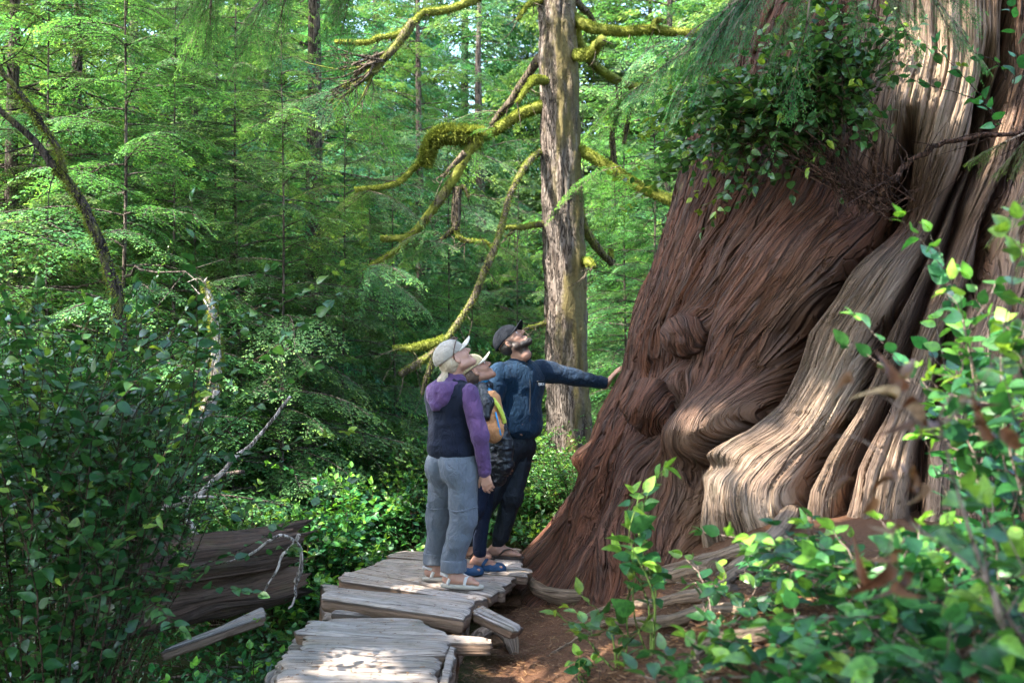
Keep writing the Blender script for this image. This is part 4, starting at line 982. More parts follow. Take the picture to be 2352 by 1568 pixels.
hang_sprays('hemlock_branch', [((700, -120), (610, 10), .35, 6), ((880, -100), (800, -5), .35, 6), ((520, -110), (480, 20), .4, 4)], 'dark hemlock sprays hanging down along the top edge at the left', 'hemlock', 804, SPR_H, 5.5, .3)
# ================================================================ the mossy tree behind the man
def fuzz(mb, path, rads, dens, r, ln=.035, up=.3, wid=.006):
    """moss: short tapered blades all over a limb"""
    path = np.asarray(path); seg = np.linalg.norm(np.diff(path, axis=0), axis=1); L = np.concatenate([[0], np.cumsum(seg)]); n = int(L[-1] * dens)
    s = r.uniform(0, L[-1], n); b = np.stack([np.interp(s, L, path[:, c]) for c in range(3)], -1); rr = np.interp(s, L, rads)
    t = nrm(np.stack([np.interp(s, L, np.gradient(path[:, c])) for c in range(3)], -1)); d = r.normal(0, 1, (n, 3)) + np.array([0, 0, up]); d = nrm(d - t * np.sum(d * t, 1, keepdims=True))
    o = b + d * rr[:, None] * .9; e = d * ln * r.uniform(.4, 1.3, n)[:, None] + r.normal(0, ln * .3, (n, 3)) - np.array([0, 0, 1]) * ln * .5 * (d[:, 2:3] < 0)
    sd = nrm(np.cross(e, r.normal(0, 1, (n, 3)))) * wid
    V = np.stack([o - sd, o + sd, o + e * .7 + sd * .7, o + e - sd * .3], 1)
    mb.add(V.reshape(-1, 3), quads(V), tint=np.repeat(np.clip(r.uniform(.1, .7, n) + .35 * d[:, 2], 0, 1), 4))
def mossy_tree():
    r = np.random.default_rng(55); Y = 10.6
    base = base_at(1306, Y, -.1); root = empty('mossy_tree', base, 'straight mossy tree with gnarled moss-hung limbs standing behind the man', 'tree')
    ys = [1130, 1050, 900, 700, 500, 300, 100, 0, -150, -600]; xc = [1312, 1310, 1304, 1299, 1292, 1285, 1281, 1279, 1274, 1262]; wd = [128, 104, 94, 90, 88, 88, 84, 82, 78, 60]
    path = smoothpath([P(x, y, Y) for x, y in zip(xc, ys)], 160); rads = np.interp(np.linspace(0, 1, 160), np.linspace(0, 1, 10), wd) / 2 / F * Y
    V, Q, T = tube(path, rads, 64)
    s = np.repeat(np.linspace(0, 9, 160), 64); a = np.tile(np.arange(64) / 64 * 2 * np.pi, 160)
    N = V[:-2] - np.repeat(path, 64, axis=0)
    furrow = .020 * (1 - np.abs(vn2(a * 3.2 + 1.2 * vn2(a * 2, s * 1.0, 3), s * 1.3, 4)) * 2) + .02 * fb2(a * 5, s * 6, 6, 3)
    mossz = np.clip(.75 * np.sin(a * 1.0 + 0) * 0 + .40 * (N @ np.array([.85, -.5, 0]) / np.linalg.norm(N, axis=1)) + .46 + .75 * fb2(a * 2.2, s * 1.6, 7, 4), 0, 1)
    lump = .020 * np.maximum(0, fb2(a * 9, s * 12, 9, 3)) * mossz
    V[:-2] += nrm(N) * (furrow + lump)[:, None]
    mk('trunk', V, [Q, T], M['mossbark'], root, {'moss': np.concatenate([mossz, [0, 0]])})
    mb = MB(); 
    limbs = [   # picture points, start radius px, end radius px, depth offsets, moss
        ([(1270, 238), (1200, 262), (1150, 290), (1108, 314), (1050, 322), (1005, 322), (985, 340), (955, 385), (915, 422), (870, 430), (815, 436)], 13, 4, -.5, .95),
        ([(1098, 318), (1075, 352), (1045, 405), (1005, 468), (945, 540), (905, 548), (872, 548)], 13, 6, -.45, .7),
        ([(945, 540), (905, 582), (850, 612), (835, 622)], 7, 2, -.5, .8),
        ([(1240, 130), (1180, 222), (1152, 258), (1128, 288)], 10, 7, .35, .3),
        ([(1275, 190), (1228, 184), (1208, 205), (1190, 236)], 12, 3, -.55, 1.0),
        ([(1245, 345), (1206, 382), (1172, 445), (1150, 520), (1125, 590), (1090, 680), (1052, 742), (1012, 792), (962, 835), (922, 860)], 8, 8, -1.6, .55),
        ([(1020, 782), (965, 795), (905, 800)], 11, 4, -1.75, .95), ([(1000, 810), (985, 850), (968, 905)], 8, 4, -1.75, .4),
        ([(1250, 512), (1195, 524), (1145, 524)], 8, 4, -.3, .6), ([(1180, 526), (1160, 545)], 3, 1, -.3, .3),
        ([(1310, 38), (1355, 64), (1420, 74), (1490, 68), (1560, 76), (1640, 80)], 13, 9, -.3, .95),
        ([(1500, 66), (1508, 48), (1520, 45)], 9, 5, -.3, .9),
        ([(1300, 124), (1350, 126), (1372, 104), (1386, 92)], 13, 12, -.6, .95),
        ([(1320, 70), (1350, 132), (1392, 170), (1430, 192), (1470, 198), (1512, 186)], 12, 6, .4, .7),
        ([(1420, 192), (1418, 260), (1405, 300), (1412, 400)], 8, 7, .45, .4), ([(1452, 196), (1445, 250), (1432, 330)], 7, 4, .45, .4),
        ([(1325, 340), (1382, 372), (1432, 406), (1482, 436), (1540, 460), (1600, 475)], 12, 12, -.3, .95),
        ([(1325, 470), (1345, 530), (1375, 575), (1410, 605)], 11, 8, .3, .55), ([(1400, 600), (1405, 570)], 6, 5, .3, .8),
        ([(1335, 600), (1352, 602), (1365, 612)], 12, 4, -.3, .9),
        ([(1255, 740), (1230, 748), (1200, 758)], 5, 3, -.4, .3),
        ([(1260, 0), (1215, 10), (1190, 45)], 8, 2, -.4, .8), ([(1320, 0), (1350, 30), (1365, 55)], 10, 4, .3, .4),
        ([(1050, 430), (1048, 480), (1044, 530)], 12, 10, -.45, .35), ([(1044, 530), (1062, 548), (1110, 556), (1130, 565)], 6, 2, -.45, .7), ([(1044, 525), (1025, 540), (1012, 550)], 7, 2, -.45, .4), ([(1052, 440), (1062, 428), (1075, 452)], 8, 3, -.45, .5),
        ([(1065, 352), (1035, 385), (1018, 405)], 8, 2, -.6, .2),
        ([(1275, -140), (1180, -60), (1085, 2), (1020, 24), (972, 32), (942, 62), (905, 84), (870, 86), (840, 98), (768, 96)], 11, 4, -.8, .8),
        ([(950, 50), (915, 100), (880, 140), (840, 178), (800, 200), (760, 208)], 11, 3, -.8, .6)]
    for k, (pts, r0, r1, dy, mo) in enumerate(limbs):
        n = len(pts); q = [P(x, y, Y + dy * (i / max(1, n - 1)) ** .6 * (1 if k != 5 else 1) if i else Y) if k not in (1, 2, 6, 7, 11, 14, 15, 18, 23, 24, 25, 26, 27, 29) else P(x, y, Y + dy) for i, (x, y) in enumerate(pts)]
        m = 10 * n; q = smoothpath(q, m); ss = np.linspace(0, 1, m)
        q = q + .014 * np.stack([fb2(ss * n, 0 * ss, k + 60, 2), fb2(ss * n, 0 * ss + 4, k + 60, 2), fb2(ss * n, 0 * ss + 8, k + 60, 2)], -1)
        rr = np.interp(ss, [0, 1], [r0, r1]) / F * (Y + dy); rr = rr * (1 + .18 * fb2(ss * n * 1.5, 0 * ss, k + 90, 2))
        V, Q, T = tube(q, rr, 10, rough=.14, seed=k); lb = MB(); lb.add(V, Q, T, moss=np.full(len(V), mo))
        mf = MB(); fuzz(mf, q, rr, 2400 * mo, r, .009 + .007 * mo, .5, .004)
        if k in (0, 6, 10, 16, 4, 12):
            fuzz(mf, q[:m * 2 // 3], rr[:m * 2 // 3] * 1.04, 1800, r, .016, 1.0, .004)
        for tw in range(int(3 + n)):      # fine twigs hanging off
            i = r.integers(m // 3, m); e = q[i] + np.array([r.normal(-.03, .12), r.normal(0, .1), -abs(r.normal(.05, .16))])
            tq = smoothpath([q[i], q[i] * .5 + e * .5 + r.normal(0, .03, 3), e], 6); T2 = tube(tq, np.linspace(.006, .002, 6), 4, cap=False); lb.add(T2[0], T2[1], moss=np.full(len(T2[0]), mo * .5))
        o = lb.build('limb', M['mosslimb'], root)
        if mf.n: mf.build('moss', M['moss'], o, smooth=False)
    # clump of moss on the elbow of the big left limb
    mc = MB(); pth = smoothpath([P(1108, 318, Y - .42), P(1070, 312, Y - .45), P(1030, 308, Y - .48), P(1000, 318, Y - .5), P(985, 345, Y - .5), P(975, 380, Y - .5)], 40)
    for w, dn in ((.075, 5200), (.10, 3600)): fuzz(mc, pth, np.full(40, w) * np.linspace(1, .55, 40), dn * 1.6, r, .036, 1.0, .006)
    o = mc.build('moss', M['moss'], root, smooth=False)
    # its crown, unseen above the view, added to shade the trunk
    cr, cw = MB(), MB()
    for k in range(26):
        z = 7.6 + 6.5 * k / 26; a = k * 2.4; o = np.array([np.interp(z, path[:, 2], path[:, 0]), Y, z]); L = r.uniform(2.6, 4.2) * (1 - .5 * k / 26)
        add_sp(cr, cw, SPR_F[k % 4], L, o, a, r.uniform(-.02, .2), r.uniform(.05, .16), r.uniform(-.2, .2), 1.1, .02, .6, limbs=k % 3 == 0)
    cr.build('crown', M['hemlock'], root, smooth=False)
    # fan of dead twigs in the upper left
    tb = MB()
    for k in range(22):
        b = P(r.uniform(845, 890), r.uniform(120, 170), Y - .8); a = r.uniform(2.6, 4.6); L = r.uniform(.35, .95)
        e = b + np.array([math.cos(a) * L, r.normal(0, .2), math.sin(a) * L * .75]); q = smoothpath([b, b * .5 + e * .5 + r.normal(0, .05, 3), e], 10)
        T2 = tube(q, np.linspace(.016, .003, 10), 5, cap=False, rough=.2, seed=k); tb.add(T2[0], T2[1], moss=np.full(len(T2[0]), r.uniform(.1, .8)))
        for s in range(3):
            b2 = q[r.integers(4, 9)]; e2 = b2 + r.normal(0, .13, 3) - (0.05, 0, .1); T2 = tube(smoothpath([b2, e2], 3), np.linspace(.005, .002, 3), 4, cap=False); tb.add(T2[0], T2[1], moss=np.full(len(T2[0]), .2))
    tb.build('dead_twigs', M['mosslimb'], root)
    # live sprays on the limb ends
    for x, y, L, n in ((830, 436, .7, 4), (1150, 270, .6, 3), (850, 612, .7, 4), (1000, 560, .6, 4), (790, 205, .8, 4), (1560, 90, .8, 5), (1500, 190, .8, 5), (1420, 380, .7, 3), (1130, 565, .5, 2), (1700, 60, 1.0, 5)):
        fo, fw = MB(), MB()
        for k in range(n): add_sp(fo, fw, SPR_H[r.integers(5)], L * r.uniform(.7, 1.1), P(x + r.normal(0, 15), y + r.normal(0, 10), Y - .5 + r.normal(0, .2)), r.uniform(0, 6.28), r.uniform(-.3, .2), r.uniform(.3, .6), r.uniform(-.3, .3), 1, .005, .8)
        fo.build('foliage', M['hemlock'], root, smooth=False); fw.build('twig', M['twig'], root)
mossy_tree()
# ================================================================ leaning stems, snag
def leaning(label, pts, r0, r1, d, moss, seed, name='leaning_tree'):
    r = np.random.default_rng(seed); n = 70; q = smoothpath([P(x, y, d) for x, y in pts], n); ss = np.linspace(0, 1, n)
    q = q + .012 * np.stack([fb2(ss * 8, 0 * ss, seed, 2), fb2(ss * 8, 0 * ss + 4, seed, 2), fb2(ss * 8, 0 * ss + 8, seed, 2)], -1)
    rr = np.interp(ss, [0, 1], [r0, r1]); root = empty(name, q[-1], label, 'tree')
    mb = MB(); V, Q, T = tube(q, rr, 10, rough=.12, seed=seed); mb.add(V, Q, T, moss=np.full(len(V), moss))
    for k in range(9):
        i = r.integers(5, n - 8); e = q[i] + np.array([r.normal(0, .16), r.normal(0, .15), r.normal(-.08, .16)]); T2 = tube(smoothpath([q[i], q[i] * .5 + e * .5 + r.normal(0, .03, 3), e], 7), np.linspace(.006, .0015, 7), 4, cap=False); mb.add(T2[0], T2[1], moss=np.full(len(T2[0]), .3))
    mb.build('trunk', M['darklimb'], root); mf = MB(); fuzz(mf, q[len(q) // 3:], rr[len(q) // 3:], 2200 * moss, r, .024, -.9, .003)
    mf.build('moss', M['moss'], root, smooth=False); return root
leaning('thin mossy stem leaning from the left edge, the upper of two that meet', [(-40, 110), (0, 158), (60, 232), (105, 300), (137, 345), (150, 400)], .016, .020, 6.2, .55, 901)
leaning('dark leaning stem curving from the left edge down into the dark shrubs', [(-40, 215), (0, 250), (70, 312), (115, 368), (150, 405), (185, 460), (222, 535), (252, 612), (272, 680), (280, 800), (285, 950)], .016, .042, 6.2, .50, 902)
def snag():
    r = np.random.default_rng(33); d = 7.4; pts = [(468, 648), (484, 690), (490, 730), (496, 790), (497, 840), (490, 890), (470, 945)]
    n = 60; q = smoothpath([P(x, y, d) for x, y in pts], n); ss = np.linspace(0, 1, n); q = q + .008 * np.stack([fb2(ss * 9, 0 * ss, 4, 2), 0 * ss, 0 * ss], -1)
    rr = np.interp(ss, [0, .1, 1], [.012, .026, .046]); root = empty('broken_snag', q[-1], 'broken pale snag hung with yellow moss, standing before the dark cedar on the left', 'snag')
    mb = MB(); V, Q, T = tube(q, rr, 10, rough=.15, seed=3); mb.add(V, Q, T, moss=np.full(len(V), .45))
    for pp, ra in (([(490, 730), (470, 690), (440, 655)], .012), ([(496, 800), (470, 835), (430, 850)], .008), ([(470, 650), (455, 640), (430, 648)], .008), ([(494, 780), (465, 800)], .006), ([(470, 648), (476, 636)], .01)):
        p2 = smoothpath([P(x, y, d - .05) for x, y in pp], 10); T2 = tube(p2, np.linspace(ra, .002, 10), 6, cap=True, rough=.2); mb.add(*T2, moss=np.full(len(T2[0]), .5))
    mb.build('trunk', M['palestick'], root); mf = MB(); fuzz(mf, q, rr, 2200, r, .022, -.6, .004)
    mf.build('moss', M['moss'], root, smooth=False)
snag()
# ================================================================ ferns
def fern(x, Y, n, L, seed, label, mat='fern', el=(.7, 1.3)):
    r = np.random.default_rng(seed); b = base_at(x, Y); fol, wd = MB(), MB()
    for k in range(n):
        a = r.uniform(0, 6.28); l = L * r.uniform(.7, 1.1); e = r.uniform(*el)
        t = np.linspace(0, 1, 14); q = b + np.stack([np.cos(a) * np.cos(e) * l * t, np.sin(a) * np.cos(e) * l * t, l * (np.sin(e) * t - .45 * t ** 2.2)], -1)
        T = tube(q, np.linspace(.004, .0015, 14), 4, cap=False); wd.add(T[0], T[1], moss=np.zeros(len(T[0])))
        m = int(l / .013); s = np.linspace(.1, 1, m); bb = np.stack([np.interp(s, t, q[:, c]) for c in range(3)], -1); tg = nrm(np.stack([np.interp(s, t, np.gradient(q[:, c])) for c in range(3)], -1))
        side = nrm(np.cross(tg, [0, 0, 1.0])); ln = .075 * np.sin(np.pi * s ** .7) ** .8 * (l / .6) + .006
        for sg in (-1, 1):
            d = nrm(side * sg + tg * .35 + np.array([0, 0, -.15]) + r.normal(0, .06, (m, 3))); w = tg * .0055
            V = np.stack([bb - w * .6, bb + d * (ln * .5)[:, None] - w, bb + d * ln[:, None], bb + d * (ln * .5)[:, None] + w], 1)
            fol.add(V.reshape(-1, 3), quads(V), tint=np.repeat(r.uniform(.2, 1, m), 4), tip=np.full(m * 4, .25))
    root = empty('sword_fern', b, label, 'fern', None); wd.build('stem', M['greenstem'], root); fol.build('frond', M[mat], root, smooth=False)
fern(715, 6.9, 11, .62, 1001, 'bright upright sword fern left of the far deck')
fern(300, 4.35, 9, .70, 1002, 'dark sword fern in the lower left shade, one frond catching light', el=(.4, 1.0))
fern(560, 4.45, 4, .42, 1003, 'small sword fern standing just left of the near planks', el=(1.0, 1.4))
fern(480, 5.6, 7, .5, 1006, 'dark sword fern in front of the middle of the fallen log', el=(.5, 1.1))
fern(640, 6.0, 8, .5, 1007, 'dark sword fern at the right end of the fallen log', el=(.5, 1.2))
fern(350, 5.3, 8, .55, 1008, 'dark sword fern before the left half of the fallen log', el=(.5, 1.1))
fern(150, 4.6, 10, .7, 1004, 'nearly black sword fern in the bottom left corner', el=(.5, 1.1))
fern(420, 5.0, 7, .55, 1005, 'brown withered fern arching over the split slab', 'dead_leaf', el=(.5, 1.0))
# ================================================================ undergrowth nobody could count
def undergrowth():
    r = np.random.default_rng(9); lv = Leaves(); n = 0
    while n < 15000:
        Y = 8.6 + 16 * r.random() ** 1.6; x = r.uniform(-250, 1760); X = (x - CX) / F * Y
        if np.hypot(X - TC[0], Y - TC[1]) < 3.1: continue
        cl = fb2(X * .9, Y * .9, 5, 3)
        if cl < -.12: continue
        hh = r.random() ** .7 * (.35 + .9 * max(0, cl + .2)) * (1 if Y > 9.5 else .6); z = float(hgt(X, Y)) + hh
        lv.add(np.array([X, Y, z]), nrm(r.normal(0, 1, 3) + (0, 0, -.2)), nrm(np.array([0, 0, 1.0]) + r.normal(0, .45, 3)), r.uniform(.03, .085), r.uniform(.1, 1), max(0, r.normal(.1, .3)) if hh > .4 else 0); n += 1
    while n < 20500:
        X, Y = r.uniform(-3.6, -1.05), 3.9 + 4.0 * r.random(); z = float(hgt(X, Y)) + r.random() ** 1.5 * .22
        lv.add(np.array([X, Y, z]), nrm(r.normal(0, 1, 3) + (0, 0, -.1)), nrm(np.array([0, 0, 1.0]) + r.normal(0, .4, 3)), r.uniform(.025, .065), r.uniform(0, .8), 0.0); n += 1
    o = lv.build('undergrowth', M['huckle'], None, LTS); tag(o, 'low leafy undergrowth covering the forest floor behind the people and in the gully', 'undergrowth', kind='stuff')
    # needles, bark chips and twigs on the soil
    mb = MB(); n = 0; rr = np.random.default_rng(10)
    while n < 11000:
        y = 1290 + 300 * rr.random(); x = rr.uniform(1040, 2200); q = gp(x, y, .004) if n % 9 == 0 else None
        if q is None:
            X, Y = lastq[0] + rr.normal(0, .28), lastq[1] + rr.normal(0, .28); q = np.array([X, Y, float(hgt(X, Y)) + .004])
        else: lastq = q
        a = rr.uniform(0, 6.28); L = rr.uniform(.006, .026) * (2.6 if rr.random() < .05 else 1); w = rr.uniform(.0008, .0032); d = np.array([math.cos(a), math.sin(a), rr.normal(0, .18)]) * L; s = np.array([-math.sin(a), math.cos(a), 0]) * w
        q = q + (0, 0, .006)
        u = np.array([0, 0, w * 1.2]); V = np.array([q - d - s, q - d + s, q + d + s * .5, q + d - s * .5, q - d * .9 + u, q + d * .9 + u])
        mb.add(V, [[0, 1, 2, 3], [0, 4, 5, 3], [1, 2, 5, 4]], tint=np.full(6, rr.random() ** 1.6), tip=np.zeros(6)); n += 1
    bd = [o_ for o_ in COL.objects if o_.name.startswith('boardwalk_plank')]; n = 0
    for o_ in bd:
        co = np.array([v.co for v in o_.data.vertices]) + np.array(o_.location); zt = co[:, 2].max() - .03; co = co[co[:, 2] > zt]
        for q in co[rr.integers(0, len(co), 34)]:
            a = rr.uniform(0, 6.28); L = rr.uniform(.005, .016); w = rr.uniform(.0008, .0025); d = np.array([math.cos(a), math.sin(a), 0]) * L; s = np.array([-math.sin(a), math.cos(a), 0]) * w; q = q + (0, 0, .003); u = np.array([0, 0, w * 1.2])
            mb.add(np.array([q - d - s, q - d + s, q + d + s * .5, q + d - s * .5, q - d * .9 + u, q + d * .9 + u]), [[0, 1, 2, 3], [0, 4, 5, 3], [1, 2, 5, 4]], tint=np.full(6, rr.random()), tip=np.zeros(6))
    o = mb.build('forest_litter', M['dead_leaf'], smooth=False); tag(o, 'brown needles, bark chips and twigs strewn over the soil', 'litter', kind='stuff')
    mb = MB(); 
    for k in range(160):     # twigs in the gully
        x, y = rr.uniform(-50, 700), rr.uniform(1290, 1580); b = gp(x, y, .03); e = b + np.array([rr.normal(0, .3), rr.normal(0, .3), rr.uniform(-.05, .3)])
        T = tube(smoothpath([b, b * .5 + e * .5 + rr.normal(0, .05, 3), e], 8), np.linspace(rr.uniform(.003, .008), .0015, 8), 4, cap=False); mb.add(T[0], T[1], moss=np.full(len(T[0]), rr.uniform(0, .5)))
    o = mb.build('fallen_twigs', M['twig']); tag(o, 'tangle of fallen twigs in the dark gully', 'twigs', kind='stuff')
undergrowth()
# ================================================================ the blurred dead twig near the camera
def dead_twig():
    d = 1.75; root = empty('dead_twig', P(2160, 1200, d), 'blurred bare twig with curled brown dead leaves close to the camera at the right', 'twig'); mb = MB()
    for pts, r0, r1 in (([(2420, 1540), (2330, 1440), (2270, 1340), (2190, 1270), (2090, 1200), (2060, 1160)], .0045, .002), ([(2300, 1420), (2240, 1260), (2180, 1060), (2160, 960), (2190, 900)], .004, .002), ([(2090, 1200), (2050, 1080), (1980, 1010), (1900, 1000)], .0025, .001), ([(2170, 1010), (2120, 980), (2060, 930), (2010, 900)], .0025, .0015), ([(2160, 980), (2240, 900), (2290, 820)], .002, .001), ([(2090, 1200), (2080, 1130), (2060, 1080)], .002, .001), ([(2060, 1160), (2050, 1230), (2030, 1290)], .002, .001)):
        q = smoothpath([P(x, y, d) for x, y in pts], 24); T = tube(q, np.linspace(r0, r1, 24), 6, rough=.2); mb.add(*T, moss=np.zeros(len(T[0])))
    mb.build('stem', M['twig'], root); lv = Leaves(); r = np.random.default_rng(4)
    for x, y, s, a in ((1960, 880, .060, 2.9), (2080, 935, .065, -.6), (2060, 915, .055, 2.4), (2075, 870, .045, 1.2), (2130, 960, .05, -.9), (2200, 925, .045, .2), (2245, 955, .04, -1.2), (2300, 980, .06, -1.0), (2075, 1090, .055, .8), (2115, 1110, .05, -1.4), (1960, 1110, .05, 2.9), (2010, 1140, .04, -1.9), (2055, 1200, .045, -1.4), (2040, 1290, .070, -2.0), (2075, 1310, .06, -1.3), (2000, 1330, .05, 2.6)):
        lv.add(P(x, y, d), np.array([math.cos(a), r.normal(0, .3), math.sin(a)]), nrm(r.normal(0, 1, 3) + (0, -.8, .4)), s * 1.0, r.uniform(.15, .85), max(0, r.normal(.05, .25)))
    for x, y in ((2070, 900), (2095, 950), (2050, 895), (2110, 930), (2090, 1120), (2060, 1105), (2050, 1260), (2060, 1330), (2290, 1000), (2240, 940)):
        lv.add(P(x, y, d + r.normal(0, .03)), nrm(r.normal(0, 1, 3) + (0, 0, -.4)), nrm(r.normal(0, 1, 3)), r.uniform(.035, .06), r.uniform(.05, .7), 0.0)
    for i in range(len(lv.p)):
        one = Leaves(); one.add(lv.p[i], lv.d[i], lv.u[i], lv.z[i], lv.t[i], lv.k[i]); one.build('dead_leaf', M['dead_leaf'], root, LTD)
dead_twig()
# ================================================================ added shade trees overhead, and the wood behind the camera
# unseen crowns added towards the sun to shade the near ground, with gaps cut
def shade_canopy():
    r = np.random.default_rng(70)
    beams = [  # points the sun reaches, radius of the gap
        (surf(1680, 1100)[0], .40), (surf(1850, 960)[0], .42), (surf(1960, 1040)[0], .36), (surf(1790, 1120)[0], .3), (surf(2160, 130)[0], .32), (surf(2120, 600)[0], .16), (surf(1700, 520)[0], .10), (surf(1900, 760)[0], .14),
        (P(2250, 800, 3.0), .45), (P(2150, 1150, 2.6), .38), (P(1500, 1180, 3.6), .26), (P(1740, 1250, 3.5), .30), (P(2330, 1000, 2.4), .3), (P(1650, 1420, 3.0), .22), (P(1900, 1400, 2.7), .25),
        (P(720, 1120, 7.9), .45), (P(600, 1130, 7.6), .30), (P(840, 1130, 8.5), .35), (P(450, 760, 8.0), .4), (P(480, 780, 7.4), .15), (P(1330, 1170, 8.9), .4), (P(1130, 850, 7.5), .12), (P(1050, 770, 6.4), .10), (P(1350, 300, 10.6), .12), (P(1280, 700, 10.6), .10)]
    def lit(p):
        k = np.zeros(len(p), dtype=bool)
        for b, rd, pr in ((P(830, 1480, 4.9), .75, .36), (P(960, 1320, 6.6), .9, .36), (P(1180, 820, 7.4), .5, .45), (P(1030, 850, 6.4), .35, .38), (P(1290, 500, 10.6), .9, .5), (P(1250, 1450, 4.8), .7, .35)):
            d = p - b; q = d - np.outer(d @ TOSUN, TOSUN); k |= (np.linalg.norm(q, axis=1) < rd) & (vn3(q * 3.2, 9) * .55 + .5 + .2 * vn3(q * 9, 4) < pr)
        hit = p - TOSUN * ((p[:, 2:3] - 1.2) / TOSUN[2]); k |= (hit[:, 1] > 7.25) & (hit[:, 0] < .4) & (vn3(hit * 1.1, 21) * .6 + .5 < .72)
        for b, rd in beams:
            d = p - b; q = d - np.outer(d @ TOSUN, TOSUN); dist = np.linalg.norm(q, axis=1)
            k |= dist < rd * (1 + .5 * vn3(p * 1.7, 3))
        return k
    for i, (x, y, h, n, zlo, lab) in enumerate(((-7.6, 2.6, 13, 62, 6.4, 'a'), (-4.2, -2.2, 14, 66, 6.8, 'b'), (-4.9, 3.7, 14, 60, 7.2, 'c'), (-9.5, -2.0, 15, 50, 7, 'd'), (1.0, -3.4, 13, 54, 6.0, 'e'), (-2.4, -.6, 15.5, 52, 8.6, 'x'))):
        tr, fo = MB(), MB()
        if h == 0: continue
        zt = np.linspace(-.5, h, 12); pts = np.stack([x + 0 * zt, y + 0 * zt, zt], -1)
        V, Q, T = tube(pts, .28 * (1 - zt.clip(0) / h * .85), 12, rough=.1, seed=i); tr.add(V, Q, T, moss=np.full(len(V), .35))
        for k in range(n):
            z = zlo + (h - zlo) * (k / n) ** 1.3; a = k * 2.4; L = r.uniform(3.0, 5.2) * (1 - .5 * k / n)
            add_sp(fo, tr, SPR_F[r.integers(4)], L, np.array([x, y, z]), a, r.uniform(-.05, .2), r.uniform(.05, .15), r.uniform(-.2, .2), 1.2, .02, .5, limbs=k % 3 == 0)
        V = np.concatenate(fo.V).reshape(-1, 4, 3); keep = ~lit(V[:, 0]); ti = np.concatenate(fo.A['tint'])[::4][keep]; tp = np.concatenate(fo.A['tip'])[::4][keep]; V = V[keep]
        root = empty('hemlock_tree', (x, y, -.3), 'tall hemlock added out of view, its crown shaped to shade the near ground', 'tree', 'added shade hemlocks around the camera')
        tr.build('trunk', M['hbark'], root)
        mk('crown', V.reshape(-1, 3), quads(V), M['hemlock'], root, {'tint': np.repeat(ti, 4), 'tip': np.repeat(tp, 4)}, smooth=False)
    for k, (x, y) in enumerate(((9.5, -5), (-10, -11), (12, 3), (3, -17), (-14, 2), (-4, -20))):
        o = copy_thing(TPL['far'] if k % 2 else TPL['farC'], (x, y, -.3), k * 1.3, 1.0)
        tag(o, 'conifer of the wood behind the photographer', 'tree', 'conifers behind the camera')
shade_canopy()
